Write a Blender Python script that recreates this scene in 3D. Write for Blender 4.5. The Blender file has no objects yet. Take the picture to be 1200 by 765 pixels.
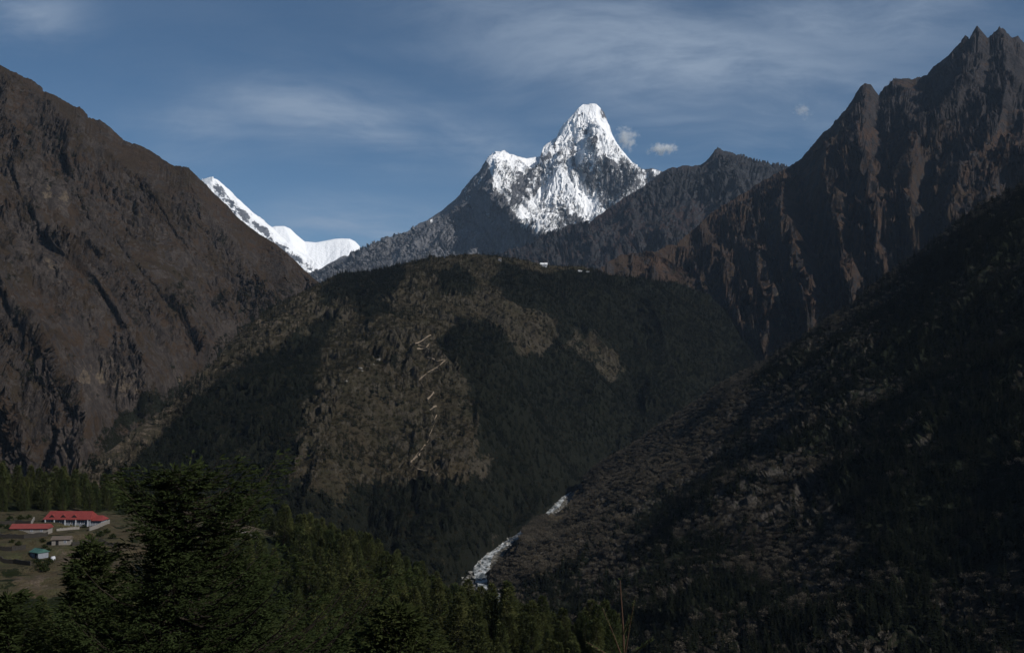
import bpy, math, random
import numpy as np
from math import radians as R
random.seed(7); RNG = np.random.default_rng(11)
SC = bpy.context.scene; COL = SC.collection

# ------------------------------------------------------------------ camera, sky, sun, exposure
F = 1275.0; PW, PH = 1200.0, 765.0
PITCH = math.atan((440 - 382.5) / F)
CAM = np.array([0.0, 0.0, 300.0])
cd = bpy.data.cameras.new('camera'); cam = bpy.data.objects.new('camera', cd); COL.objects.link(cam)
cam.location = CAM; cam.rotation_euler = (math.pi / 2 + PITCH, 0, 0)
cd.sensor_width = 36; cd.lens = 36 * F / PW; cd.clip_start = 0.5; cd.clip_end = 90000
SC.camera = cam
SC.view_settings.view_transform = 'Standard'; SC.view_settings.look = 'None'
SC.view_settings.exposure = -0.12; SC.view_settings.gamma = 1
SUN_AZ, SUN_EL = 124.0, 37.0          # clockwise from the view direction (+Y), height
sd = bpy.data.lights.new('sun', 'SUN'); sd.energy = 4.6; sd.angle = R(0.53); sd.color = (1, .955, .89)
sun = bpy.data.objects.new('sun', sd); COL.objects.link(sun)
sun.rotation_euler = (R(90 - SUN_EL), 0, R(180 - SUN_AZ)); sun.location = (0, 0, 5000)
W = bpy.data.worlds.new('World'); SC.world = W; W.use_nodes = True
cy = SC.cycles
cy.max_bounces = 4; cy.diffuse_bounces = 2; cy.glossy_bounces = 1; cy.transmission_bounces = 1
cy.transparent_max_bounces = 6; cy.volume_bounces = 3; cy.caustics_reflective = False; cy.caustics_refractive = False
cy.use_denoising = True
SKY_STRENGTH = 0.056


class NT:
    """tiny helper round a node tree"""
    def __init__(s, tree): s.t = tree; s.n = tree.nodes; s.l = tree.links
    def new(s, typ, ins=None, **kw):
        n = s.n.new(typ)
        for k, v in kw.items(): setattr(n, k, v)
        for k, v in (ins or {}).items():
            if isinstance(v, bpy.types.NodeSocket): s.l.new(v, n.inputs[k])
            else: n.inputs[k].default_value = (*v, 1) if n.inputs[k].type == 'RGBA' and len(v) == 3 else v
        return n
    def math(s, op, a, b=0.0, clamp=False, c=None):
        n = s.n.new('ShaderNodeMath'); n.operation = op; n.use_clamp = clamp
        for i, v in enumerate((a, b) if c is None else (a, b, c)):
            if isinstance(v, bpy.types.NodeSocket): s.l.new(v, n.inputs[i])
            else: n.inputs[i].default_value = v
        return n.outputs[0]
    def vmath(s, op, a, b=(0, 0, 0)):
        n = s.n.new('ShaderNodeVectorMath'); n.operation = op
        for i, v in enumerate((a, b)):
            if isinstance(v, bpy.types.NodeSocket): s.l.new(v, n.inputs[i])
            else: n.inputs[i].default_value = v
        return n.outputs[0]
    def step(s, v, lo, hi, a=0.0, b=1.0):
        n = s.new('ShaderNodeMapRange', {'Value': v, 'From Min': lo, 'From Max': hi, 'To Min': a, 'To Max': b})
        n.interpolation_type = 'SMOOTHSTEP'; return n.outputs[0]
    def mix(s, f, a, b, mode='MIX'):
        n = s.n.new('ShaderNodeMix'); n.data_type = 'RGBA'; n.blend_type = mode
        for i, v in ((0, f), (6, a), (7, b)):
            if isinstance(v, bpy.types.NodeSocket): s.l.new(v, n.inputs[i])
            else: n.inputs[i].default_value = v if i == 0 else (*v, 1)
        return n.outputs[2]
    def noise(s, vec, scale, detail=4, rough=.55, dist=0.0, kind='FBM'):
        n = s.new('ShaderNodeTexNoise', {'Vector': vec, 'Scale': scale, 'Detail': detail, 'Roughness': rough, 'Distortion': dist})
        n.noise_type = kind; n.normalize = kind == 'FBM'; return n.outputs[0]
    def mapping(s, vec, rot=(0, 0, 0), scale=(1, 1, 1), loc=(0, 0, 0)):
        return s.new('ShaderNodeMapping', {'Vector': vec, 'Rotation': rot, 'Scale': scale, 'Location': loc}).outputs[0]


def view_dir(px, py):
    x = (px - 600) / F; y = (382.5 - py) / F
    c, s = math.cos(PITCH), math.sin(PITCH)
    return np.array([x, c - y * s, s + y * c])


# sky with thin high cloud
w = NT(W.node_tree); w.n.clear()
sky = w.new('ShaderNodeTexSky'); sky.sky_type = 'NISHITA'; sky.sun_disc = False
sky.sun_elevation = R(SUN_EL); sky.sun_rotation = R(SUN_AZ); sky.altitude = 3800; sky.air_density = 1.0; sky.dust_density = 0.25; sky.ozone_density = 2.2
tc = w.new('ShaderNodeTexCoord').outputs['Generated']
sep = w.new('ShaderNodeSeparateXYZ', {0: tc})
up = w.math('MAXIMUM', sep.outputs[2], 0.02)
pl = w.new('ShaderNodeCombineXYZ', {0: w.math('DIVIDE', sep.outputs[0], w.math('ADD', up, .12)), 1: w.math('DIVIDE', sep.outputs[1], w.math('ADD', up, .12))}).outputs[0]
azi = w.math('DIVIDE', sep.outputs[0], w.math('MAXIMUM', sep.outputs[1], .05))
elv = w.math('DIVIDE', sep.outputs[2], w.math('MAXIMUM', sep.outputs[1], .05))
warp = w.vmath('ADD', pl, w.vmath('MULTIPLY', w.new('ShaderNodeTexNoise', {'Vector': pl, 'Scale': .9, 'Detail': 3.0}).outputs[1], (.8, .8, 0)))
fine = w.noise(w.mapping(warp, (0, 0, R(35)), (.7, 1.9, 1)), 2.2, 9, .60, .3)
dsk = w.new('ShaderNodeCombineXYZ', {0: azi, 1: elv}).outputs[0]
dskw = w.vmath('ADD', dsk, w.vmath('MULTIPLY', w.new('ShaderNodeTexNoise', {'Vector': dsk, 'Scale': 3.0, 'Detail': 4.0}).outputs[1], (.22, .10, 0)))
veil = w.noise(w.mapping(dskw, (0, 0, R(-17)), (4.2, 15, 1)), 1.0, 10, .66, .35)
broad = w.noise(w.mapping(warp, (0, 0, R(25)), (.6, 1.3, 1), (3.1, 1.7, 0)), .8, 3, .5)


def blob(ax, el, sx, sy, rot=0.0):
    d = w.new('ShaderNodeCombineXYZ', {0: w.math('SUBTRACT', azi, ax), 1: w.math('SUBTRACT', elv, el)}).outputs[0]
    d = w.mapping(d, (0, 0, R(rot)))
    d = w.vmath('DIVIDE', d, (sx, sy, 1))
    ln = w.new('ShaderNodeVectorMath', {0: d}); ln.operation = 'LENGTH'
    return w.step(ln.outputs['Value'], 1.0, 0.0)


def ae(px, py):
    d = view_dir(px, py); return d[0] / d[1], d[2] / d[1]


acc = None
for (px, py, sx, sy, rot, amt) in ((380, 135, 260, 80, -12, .72), (30, 20, 120, 60, 0, .7), (600, 300, 900, 90, 0, .38), (800, 80, 520, 150, -14, .80), (1000, 10, 380, 120, 0, .6),
                                   (430, 262, 220, 46, -6, .85), (230, 150, 120, 70, 0, .5), (560, 170, 240, 60, -20, .45), (880, 170, 200, 90, 0, .5)):
    a_, e_ = ae(px, py)
    b_ = w.math('MULTIPLY', blob(a_, e_, sx / F, sy / F, -rot), amt)
    acc = b_ if acc is None else w.math('MAXIMUM', acc, b_)
cl = w.math('MULTIPLY', w.math('ADD', acc, .08), w.math('ADD', w.math('MULTIPLY', w.step(w.math('ADD', w.math('MULTIPLY', fine, .35), w.math('MULTIPLY', veil, .65)), .38, .64), .85), w.math('MULTIPLY', w.step(broad, .3, .75), .45)))
cl = w.math('MINIMUM', cl, .9)
skc = w.mix(1.0, sky.outputs[0], (.74, 1.06, 1.16), 'MULTIPLY')
col = w.mix(w.math('MULTIPLY', cl, .95), skc, (5.7, 7.1, 9.2))
bg = w.new('ShaderNodeBackground', {'Color': col, 'Strength': SKY_STRENGTH})
w.l.new(bg.outputs[0], w.new('ShaderNodeOutputWorld').inputs[0])


# ------------------------------------------------------------------ helpers: points, noise, meshes
def P(px, py, r):
    """the point seen at photo pixel (px, py) at horizontal range r"""
    d = view_dir(px, py); return CAM + d * (r / math.hypot(d[0], d[1]))


def project(X, Y, Z):
    c, s = math.cos(PITCH), math.sin(PITCH)
    x, y, z = X - CAM[0], Y - CAM[1], Z - CAM[2]
    dep = np.maximum(y * c + z * s, 1.0); v = -y * s + z * c
    return 600 + F * x / dep, 382.5 - F * v / dep


_perm = np.random.default_rng(3).permutation(512).astype(np.int64)
_perm = np.concatenate([_perm, _perm])
_ga = np.random.default_rng(4).random(512) * 2 * np.pi
_gx, _gy = np.cos(_ga), np.sin(_ga)
_ra, _rb = np.random.default_rng(5).random(512), np.random.default_rng(6).random(512)


def _h(ix, iy, seed): return _perm[(_perm[(ix + seed * 37) & 511] + iy) & 511]


def pn(x, y, seed=0):
    ix = np.floor(x).astype(np.int64); iy = np.floor(y).astype(np.int64)
    fx, fy = x - ix, y - iy
    u = fx * fx * fx * (fx * (fx * 6 - 15) + 10); v = fy * fy * fy * (fy * (fy * 6 - 15) + 10)
    def g(a, b):
        h = _h(ix + a, iy + b, seed); return _gx[h] * (fx - a) + _gy[h] * (fy - b)
    n0 = g(0, 0) * (1 - u) + g(1, 0) * u; n1 = g(0, 1) * (1 - u) + g(1, 1) * u
    return (n0 * (1 - v) + n1 * v) * 1.5


def fbm(x, y, o=4, seed=0, gain=.5, lac=2.03):
    s = 0; a = 1; t = 0
    for i in range(o):
        s = s + a * pn(x, y, seed + i); t += a; a *= gain; x = x * lac + 7.3; y = y * lac - 3.1
    return s / t


def ridged(x, y, o=4, seed=0, gain=.5):
    s = 0; a = 1; t = 0
    for i in range(o):
        s = s + a * (1 - 2 * np.abs(pn(x, y, seed + i))); t += a; a *= gain; x = x * 2.03 + 7.3; y = y * 2.03 - 3.1
    return s / t


def gully(X, Y, gx, gy, L, seed, sharp=.6):
    x, y = X / L, Y / L
    m = np.sqrt(gx * gx + gy * gy) + 1e-9
    px_, py_ = -gy / m, gx / m
    ix = np.floor(x).astype(np.int64); iy = np.floor(y).astype(np.int64)
    c = np.zeros_like(x); s = np.zeros_like(x)
    for i in (-1, 0, 1):
        for j in (-1, 0, 1):
            h = _h(ix + i, iy + j, seed)
            vx = x - (ix + i + _ra[h]); vy = y - (iy + j + _rb[h])
            wt = np.exp(-(vx * vx + vy * vy) * 2.2)
            ph = (vx * px_ + vy * py_) * 2 * np.pi
            c += wt * np.cos(ph); s += wt * np.sin(ph)
    v = c / np.maximum(np.sqrt(c * c + s * s), .05)
    sh = 1 - 2 * np.sqrt(np.clip((1 - v) / 2, 0, 1))
    return v * (1 - sharp) + (sh + .27) * sharp


def grad(X, Y, Z):
    Xu, Xt = np.gradient(X); Yu, Yt = np.gradient(Y); Zu, Zt = np.gradient(Z)
    det = Xu * Yt - Xt * Yu; det = np.where(np.abs(det) < 1e-6, 1e-6, det)
    return (Zu * Yt - Zt * Yu) / det, (Xu * Zt - Xt * Zu) / det


def blur(A, k):
    for ax in (0, 1):
        n = A.shape[ax]; pad = [(0, 0), (0, 0)]; pad[ax] = (k + 1, k)
        c = np.cumsum(np.pad(A, pad, mode='edge'), axis=ax)
        A = (np.take(c, range(2 * k + 1, 2 * k + 1 + n), axis=ax) - np.take(c, range(0, n), axis=ax)) / (2 * k + 1)
    return A


def sstep(x, a, b):
    t = np.clip((x - a) / (b - a), 0, 1); return t * t * (3 - 2 * t)


def mesh_np(name, V, Fc, mats, smooth=True, attrs=None, parent=None, midx=None, link=True):
    V = np.asarray(V, np.float32).reshape(-1, 3); Fc = np.asarray(Fc, np.int32)
    k = Fc.shape[1]; n = len(Fc)
    me = bpy.data.meshes.new(name)
    me.vertices.add(len(V)); me.vertices.foreach_set('co', V.ravel())
    me.loops.add(n * k); me.loops.foreach_set('vertex_index', Fc.ravel())
    me.polygons.add(n); me.polygons.foreach_set('loop_start', np.arange(n, dtype=np.int32) * k)
    try: me.polygons.foreach_set('loop_total', np.full(n, k, np.int32))
    except Exception: pass
    me.polygons.foreach_set('use_smooth', np.full(n, smooth))
    for m in (mats if isinstance(mats, (list, tuple)) else [mats]): me.materials.append(m)
    if midx is not None: me.polygons.foreach_set('material_index', np.asarray(midx, np.int32))
    for a, val in (attrs or {}).items():
        at = me.attributes.new(a, 'FLOAT', 'POINT'); at.data.foreach_set('value', np.asarray(val, np.float32).ravel())
    me.update(calc_edges=True)
    o = bpy.data.objects.new(name, me)
    if link: COL.objects.link(o)
    if parent is not None: o.parent = parent
    return o


def grid_faces(nu, nt):
    i = np.arange(nu - 1)[:, None] * nt + np.arange(nt - 1)[None, :]; i = i.ravel()
    return np.stack([i, i + nt, i + nt + 1, i + 1], 1)


def tag(o, label=None, cat=None, group=None, kind=None):
    if label: o['label'] = label
    if cat: o['category'] = cat
    if group: o['group'] = group
    if kind: o['kind'] = kind
    return o


def thing(name, label, cat, loc, rz=0, group=None):
    o = bpy.data.objects.new(name, None); COL.objects.link(o); o.location = loc; o.rotation_euler = (0, 0, rz)
    o.empty_display_size = .5
    return tag(o, label, cat, group)


def inpoly(px, py, poly):
    ins = np.zeros(px.shape, bool); n = len(poly)
    for i in range(n):
        x0, y0 = poly[i]; x1, y1 = poly[(i + 1) % n]
        if y0 == y1: continue
        c = ((y0 > py) != (y1 > py)) & (px < (x1 - x0) * (py - y0) / (y1 - y0) + x0)
        ins ^= c
    return ins


def polymask(px, py, polys, warp=10, seed=0, wl=40):
    wx = px + warp * fbm(px / wl, py / wl, 4, seed) * 1.6; wy = py + warp * fbm(px / wl + 31, py / wl, 4, seed + 9) * 1.6
    m = np.zeros(px.shape, bool)
    for p in polys: m |= inpoly(wx, wy, p)
    return m.astype(float)


def spur(px, py, pts, width, amp):
    """ridge along a polyline (amp m towards the viewer), width in pixels; pts may carry (x, y, weight)"""
    best = np.zeros(px.shape)
    for a, b in zip(pts[:-1], pts[1:]):
        wa = a[2] if len(a) > 2 else 1; wb = b[2] if len(b) > 2 else 1
        dx, dy = b[0] - a[0], b[1] - a[1]
        t = np.clip(((px - a[0]) * dx + (py - a[1]) * dy) / (dx * dx + dy * dy), 0, 1)
        d = np.hypot(px - a[0] - t * dx, py - a[1] - t * dy)
        best = np.maximum(best, np.maximum(0, 1 - d / width) ** 1.2 * (wa + (wb - wa) * t))
    return best * amp


class Terrain:
    pass


def push(X, Y, Z, gx, gy, d, hk=.75):
    """displace along the surface normal"""
    m = np.sqrt(gx * gx + gy * gy); k = np.minimum(1, hk / (m + 1e-9)); gx, gy = gx * k, gy * k
    n = np.sqrt(1 + gx * gx + gy * gy); return X - gx / n * d, Y - gy / n * d, Z + d / n


def mountain(crest, base, px0, px1, nu, nt, nb, prof=1.0, back=(1500, .7), spurs=(), octs=(), crest_env=.35, jag=None, rough=None, flow=None, spk=.6, detail=None, dmask=None, hk=.75):
    """A hill mass: front slope from base line to crest line, then a back slope; both lines are real 3D polylines."""
    cp = np.array([P(*c) for c in crest]); bp = np.array([P(*b) for b in base])
    caz = np.arctan2(cp[:, 0], cp[:, 1]); baz = np.arctan2(bp[:, 0], bp[:, 1])
    az = np.linspace(math.atan((px0 - 600) / F), math.atan((px1 - 600) / F), nu)
    def along(a, pts, k): return np.interp(a, *(lambda s: (k[s], pts[s]))(np.argsort(k)))
    cr = along(az, np.hypot(cp[:, 0], cp[:, 1]), caz); cz = along(az, cp[:, 2], caz)
    br = along(az, np.hypot(bp[:, 0], bp[:, 1]), baz); bz = along(az, bp[:, 2], baz)
    # interpolate crest in screen space for a straight silhouette between traced points
    ce = along(az, (cp[:, 2] - CAM[2]) / np.hypot(cp[:, 0], cp[:, 1]), caz); cz = CAM[2] + ce * cr
    def soft(v):
        k = max(2, nu // 36); w_ = np.ones(2 * k + 1) / (2 * k + 1)
        for _ in range(3): v = np.convolve(np.pad(v, k, mode='reflect', reflect_type='odd'), w_, 'valid')
        return v
    cz0, cr0 = soft(cz), soft(cr)
    if jag: cz = cz + jag[0] * fbm(az * cr / jag[1], az * 0 + .5, 5, 77, .6)
    t = np.linspace(0, 1, nt); tb = np.linspace(0, 1, nb + 1)[1:] ** 1.3
    pr = t ** prof
    br, bz = soft(br), soft(bz); sharp_t = (t ** 5.5)[None, :]; sharp_b = (1 - tb[None, :]) ** 6
    Rr = br[:, None] + (cr0 - br)[:, None] * t[None, :] + (cr - cr0)[:, None] * sharp_t
    Z = bz[:, None] + (cz0 - bz)[:, None] * pr[None, :] + (cz - cz0)[:, None] * sharp_t
    Rb = cr0[:, None] + back[0] * tb[None, :] + (cr - cr0)[:, None] * sharp_b; Zb = cz0[:, None] - back[0] * back[1] * tb[None, :] + (cz - cz0)[:, None] * sharp_b
    Rr = np.concatenate([Rr, Rb], 1); Z = np.concatenate([Z, Zb], 1)
    ks = np.array([1, .66, .33])[None, :]; drop = np.maximum(bz - 30, 1)[:, None]
    Rr = np.concatenate([br[:, None] - np.minimum(drop * 1.3, br[:, None] * .3) * ks, Rr], 1); Z = np.concatenate([bz[:, None] - drop * ks, Z], 1)
    A = np.repeat(az[:, None], Rr.shape[1], 1)
    X = np.sin(A) * Rr; Y = np.cos(A) * Rr
    T = np.concatenate([[-.03, -.02, -.01], t, 1 + tb])[None, :] * np.ones((nu, 1))
    px, py = project(X, Y, Z)
    f = np.zeros_like(X)
    for s in spurs: f = f + spur(px, py, s[0], s[1] * 1.35, s[2] * spk)
    front = (T <= 1)
    f = f * np.where(front, 1, np.clip(1 - (T - 1) * 4, 0, 1))
    k = 1 - f / Rr
    X, Y, Z = X * k, Y * k, CAM[2] + (Z - CAM[2]) * k
    env = crest_env + (1 - crest_env) * np.clip(np.abs(T - 1) / .18, 0, 1)
    env = np.where(T < .04, env * np.maximum(T, 0) / .04, env)
    if rough: Z = Z + rough[0] * env * fbm(X / rough[1], Y / rough[1], 6, 21, .48)
    for i, (L, amp, sharp) in enumerate(octs):
        gx, gy = grad(X, Y, blur(Z, 2) if i else Z)
        m = np.sqrt(gx * gx + gy * gy)
        if flow: gx, gy = gx + flow[0] * (.7 ** i), gy + flow[1] * (.7 ** i)
        wx = L * .35 * fbm(X / L / 1.7, Y / L / 1.7, 2, 40 + i); wy = L * .35 * fbm(X / L / 1.7 + 9, Y / L / 1.7, 2, 50 + i)
        g = gully(X + wx, Y + wy, gx, gy, L, 60 + i, sharp)
        X, Y, Z = push(X, Y, Z, gx, gy, amp * (.8 if i == 0 else .6) * env * sstep(m, .05, .5) * g * (.65 + .7 * fbm(X / L / 3, Y / L / 3, 2, 90 + i)), hk)
    if detail:
        gx, gy = grad(X, Y, blur(Z, 3)); q1 = X + .25 * Y; q2 = Z * 1.25 + Y * .45
        d_ = .6 * fbm(q1 / detail[1], q2 / detail[1], 6, 33, .55) + .4 * ridged(q1 / detail[1] * 1.7 + 5, q2 / detail[1] * 1.7, 5, 43, .55) * np.clip(.5 + fbm(q1 / detail[1] / 4, q2 / detail[1] / 4, 2, 3), 0, 1)
        if dmask: px, py = project(X, Y, Z); d_ = d_ * (1 - .85 * blur(dmask(px, py), 6))
        X, Y, Z = push(X, Y, Z, gx, gy, detail[0] * env * d_, hk)
    o = Terrain(); o.X, o.Y, o.Z, o.T = X, Y, Z, T
    o.px, o.py = project(X, Y, Z)
    gx, gy = grad(X, Y, Z); o.slope = np.sqrt(gx * gx + gy * gy)
    o.curv = Z - blur(Z, 4); o.curv2 = Z - blur(Z, 12)
    o.shape = X.shape
    return o


def build(o, name, mat, attrs):
    V = np.stack([o.X, o.Y, o.Z], 2)
    return tag(mesh_np(name, V, grid_faces(*o.shape), mat, True, attrs), kind='structure')


def sample(o, dens, n, rng, tmax=1.15):
    """n random points over the terrain grid, weighted by area and by dens (a per-vertex array)"""
    X, Y, Z = o.X, o.Y, o.Z
    dx1 = np.diff(X, axis=0)[:, :-1]; dy1 = np.diff(Y, axis=0)[:, :-1]; dx2 = np.diff(X, axis=1)[:-1]; dy2 = np.diff(Y, axis=1)[:-1]
    wt = np.abs(dx1 * dy2 - dx2 * dy1) * dens[:-1, :-1] * (o.T[:-1, :-1] < tmax)
    c = np.cumsum(wt.ravel()); q = np.searchsorted(c, rng.random(n) * c[-1]); q = np.clip(q, 0, wt.size - 1)
    i, j = np.unravel_index(q, wt.shape); a, b = rng.random(n), rng.random(n)
    def bl(A): return (A[i, j] * (1 - a) + A[i + 1, j] * a) * (1 - b) + (A[i, j + 1] * (1 - a) + A[i + 1, j + 1] * a) * b
    return np.stack([bl(X), bl(Y), bl(Z)], 1)


# ------------------------------------------------------------------ materials
def new_mat(name):
    m = bpy.data.materials.new(name); m.use_nodes = True; t = NT(m.node_tree); t.n.clear(); return m, t


def finish(t, col, rough=.9, bump=None, spec=.15, extra=None):
    ins = {'Base Color': col, 'Roughness': rough, 'Specular IOR Level': spec}
    if extra: ins.update(extra)
    b = t.new('ShaderNodeBsdfPrincipled', ins)
    if bump is not None: t.l.new(bump, b.inputs['Normal'])
    t.l.new(b.outputs[0], t.new('ShaderNodeOutputMaterial').inputs[0])


def attr(t, n): return t.new('ShaderNodeAttribute', attribute_name=n).outputs['Fac']


def terrain_mat(name, grass, grass2, rock, rock2, veg, unit, snow=None, pale=(.14, .11, .08), bstr=.8):
    """scrubby mountain side: dry grass, rock, dark low shrubs, optional snow. unit = size of the fine detail in metres"""
    m, t = new_mat(name)
    p = t.new('ShaderNodeNewGeometry').outputs['Position']
    n1 = t.noise(p, 1 / (unit * 22), 5, .6); n2 = t.noise(p, 1 / (unit * 5), 5, .7); n3 = t.noise(p, 1 / unit, 4, .7)
    n4 = t.noise(t.mapping(p, (0, 0, 0), (1, 1, .35)), 1 / (unit * 3), 6, .72, .4)
    g = t.mix(t.step(n1, .35, .65), grass, grass2)
    g = t.mix(t.step(n2, .38, .66, 0, .85), g, tuple(c * .55 for c in grass))
    r = t.mix(t.step(n4, .35, .65), rock, rock2)
    r = t.mix(t.step(n3, .42, .62, 0, .5), r, tuple(c * .45 for c in rock))
    rk = t.math('ADD', attr(t, 'rock'), t.math('MULTIPLY', t.math('SUBTRACT', t.math('ADD', n4, t.math('MULTIPLY', n2, .7)), .85), 2.0))
    c = t.mix(t.step(rk, .42, .62), g, r)
    vg = t.math('ADD', attr(t, 'veg'), t.math('MULTIPLY', t.math('SUBTRACT', t.math('ADD', n2, t.math('MULTIPLY', n3, .6)), .8), 2.2))
    c = t.mix(t.step(vg, .45, .7), c, veg)
    pa = t.math('ADD', attr(t, 'pale'), t.math('MULTIPLY', t.math('SUBTRACT', n2, .5), 1.6))
    c = t.mix(t.step(pa, .45, .7, 0, .9), c, t.mix(t.step(n3, .3, .7), pale, tuple(x * .5 for x in pale)))
    rough = .92
    if snow is not None:
        s2 = t.noise(t.mapping(p, (0, 0, 0), (1, 1, .45)), 1 / (unit * 8), 7, .7, .3)
        sn = t.math('ADD', attr(t, 'snow'), t.math('MULTIPLY', t.math('SUBTRACT', s2, .5), 1.35))
        c = t.mix(t.step(sn, .44, .58), c, snow)
    h = t.math('ADD', t.math('MULTIPLY', n4, 2.5), t.math('ADD', t.math('MULTIPLY', n2, 2.5), t.math('MULTIPLY', n3, .8)))
    if snow is not None: h = t.math('MULTIPLY', h, t.step(attr(t, 'snow'), .9, .3, .45, 1))
    b = t.new('ShaderNodeBump', {'Height': h, 'Strength': bstr, 'Distance': unit * 1.1})
    finish(t, c, rough, b.outputs[0], .08)
    return m


def leaf_mat(name, c1, c2, var=.5):
    m, t = new_mat(name)
    oi = t.new('ShaderNodeObjectInfo').outputs['Random']
    p = t.new('ShaderNodeNewGeometry').outputs['Position']
    n = t.noise(p, .35, 3, .6); nb = t.noise(p, 1 / 90, 3, .6)
    f = t.math('ADD', t.math('MULTIPLY', oi, .6), t.math('MULTIPLY', t.step(nb, .35, .65), .4))
    c = t.mix(f, c1, c2)
    c = t.mix(t.step(n, .3, .7, 0, var), c, tuple(x * .55 for x in c1))
    d = t.new('ShaderNodeBsdfDiffuse', {'Color': c, 'Roughness': .8}); tr = t.new('ShaderNodeBsdfTranslucent', {'Color': c})
    mx = t.new('ShaderNodeMixShader', {0: .18}); t.l.new(d.outputs[0], mx.inputs[1]); t.l.new(tr.outputs[0], mx.inputs[2])
    t.l.new(mx.outputs[0], t.new('ShaderNodeOutputMaterial').inputs[0])
    return m


def plain(name, c, rough=.8, scale=2.0, var=.35, spec=.2):
    m, t = new_mat(name)
    p = t.new('ShaderNodeNewGeometry').outputs['Position']
    n = t.noise(p, scale, 5, .65)
    cc = t.mix(t.step(n, .3, .7, 0, var), c, tuple(x * .5 for x in c))
    b = t.new('ShaderNodeBump', {'Height': n, 'Strength': .4, 'Distance': .05})
    finish(t, cc, rough, b.outputs[0], spec)
    return m


M = {}
M['left'] = terrain_mat('brown_scree_slope', (.045, .030, .020), (.032, .024, .015), (.072, .059, .051), (.028, .023, .021), (.012, .014, .008), 6.0, bstr=.75)
M['ridge'] = terrain_mat('dry_ridge_grass', (.048, .038, .023), (.031, .028, .016), (.072, .062, .047), (.045, .038, .028), (.008, .009, .005), 3.0)
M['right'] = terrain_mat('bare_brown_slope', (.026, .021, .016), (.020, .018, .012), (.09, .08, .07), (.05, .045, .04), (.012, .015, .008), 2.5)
M['rocky'] = terrain_mat('dark_rock_mountain', (.060, .038, .027), (.040, .029, .020), (.047, .041, .041), (.025, .024, .026), (.024, .022, .013), 11.0, bstr=.7)
M['far'] = terrain_mat('far_rock', (.046, .030, .026), (.034, .026, .026), (.050, .050, .053), (.026, .027, .031), (.024, .020, .018), 16.0, snow=(.6, .62, .66))
M['snow'] = terrain_mat('snow_and_rock', (.12, .125, .14), (.09, .095, .11), (.22, .215, .22), (.095, .10, .115), (.09, .09, .09), 14.0, snow=(.90, .91, .93), bstr=1.0)
M['near'] = terrain_mat('terrace_earth', (.085, .066, .040), (.052, .056, .026), (.19, .13, .085), (.10, .075, .055), (.012, .016, .006), .8)
M['needle'] = leaf_mat('fir_needles', (.024, .036, .014), (.050, .060, .022), .5)
M['needle_near'] = leaf_mat('near_conifer_needles', (.034, .048, .019), (.104, .104, .038), .75)
M['needle_far'] = leaf_mat('far_conifer_needles', (.0060, .0095, .0075), (.021, .025, .014), .4)
M['needle_right'] = leaf_mat('dark_conifer_needles', (.009, .013, .008), (.018, .021, .011), .4)  # dark needle colour for the right slope conifers
M['bare'] = leaf_mat('bare_twigs', (.048, .044, .036), (.158, .134, .102), .4)
M['scrub'] = leaf_mat('scrub_leaves', (.028, .028, .013), (.060, .048, .028), .4)
M['bark'] = plain('bark', (.026, .020, .015), .95, 8)

exec_parts = []
# ------------------------------------------------------------------ distant snow mountains
H = mountain([(150, 300, 20000), (200, 250, 20000), (225, 222, 20000), (237, 210, 20000), (250, 208, 20000), (258, 214, 20000), (263, 218, 20000), (277, 232, 19900), (293, 247, 19800), (310, 260, 19700), (322, 270, 19600), (338, 284, 19500), (352, 296, 19400), (367, 306, 19300), (400, 330, 19000)],
             [(150, 380, 17300), (400, 380, 16800)], 150, 400, 380, 260, 20, 1.0, (2500, .8),
             spurs=[([(250, 208), (275, 240), (300, 268), (330, 300)], 10, 260), ([(277, 232), (285, 262), (310, 300)], 8, 160)],
             octs=[(700, 110, .7), (300, 60, .7)], detail=(120, 350), crest_env=.25, jag=(22, 500))
nn = fbm(H.px / 14, H.py / 14, 4, 5)
rock_h = spur(H.px, H.py, [(256, 222), (268, 236), (285, 250), (305, 266), (322, 285), (345, 303), (362, 312)], 9, 1) * (.6 + nn)
sn = np.clip(1.05 - rock_h * 1.15 - .35 * sstep(H.slope, 1.3, 2.4), 0, 1)
build(H, 'snow_ridge_mountain', M['snow'], {'snow': sn, 'rock': sstep(H.slope, .8, 1.4), 'veg': sn * 0})
H2 = mountain([(290, 292, 22500), (305, 275, 22500), (315, 267, 22500), (323, 265, 22500), (333, 265, 22500), (340, 268, 22500), (347, 275, 22500), (357, 283, 22500), (370, 284, 22500), (382, 282, 22500), (393, 280, 22500), (402, 279.5, 22500), (410, 280, 22500), (416, 283, 22500), (421, 288, 22500), (428, 297, 22500), (450, 320, 22500)],
              [(290, 380, 20300), (450, 380, 20300)], 290, 450, 220, 150, 16, .9, (2000, .7), octs=[(900, 60, .4), (350, 30, .5), (150, 10, .5)], crest_env=.1)
build(H2, 'snow_dome_mountain', M['snow'], {'snow': np.clip(1.1 - .5 * sstep(H2.slope, 1.6, 2.6), 0, 1), 'rock': H2.slope * 0 + .6, 'veg': H2.slope * 0})

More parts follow.
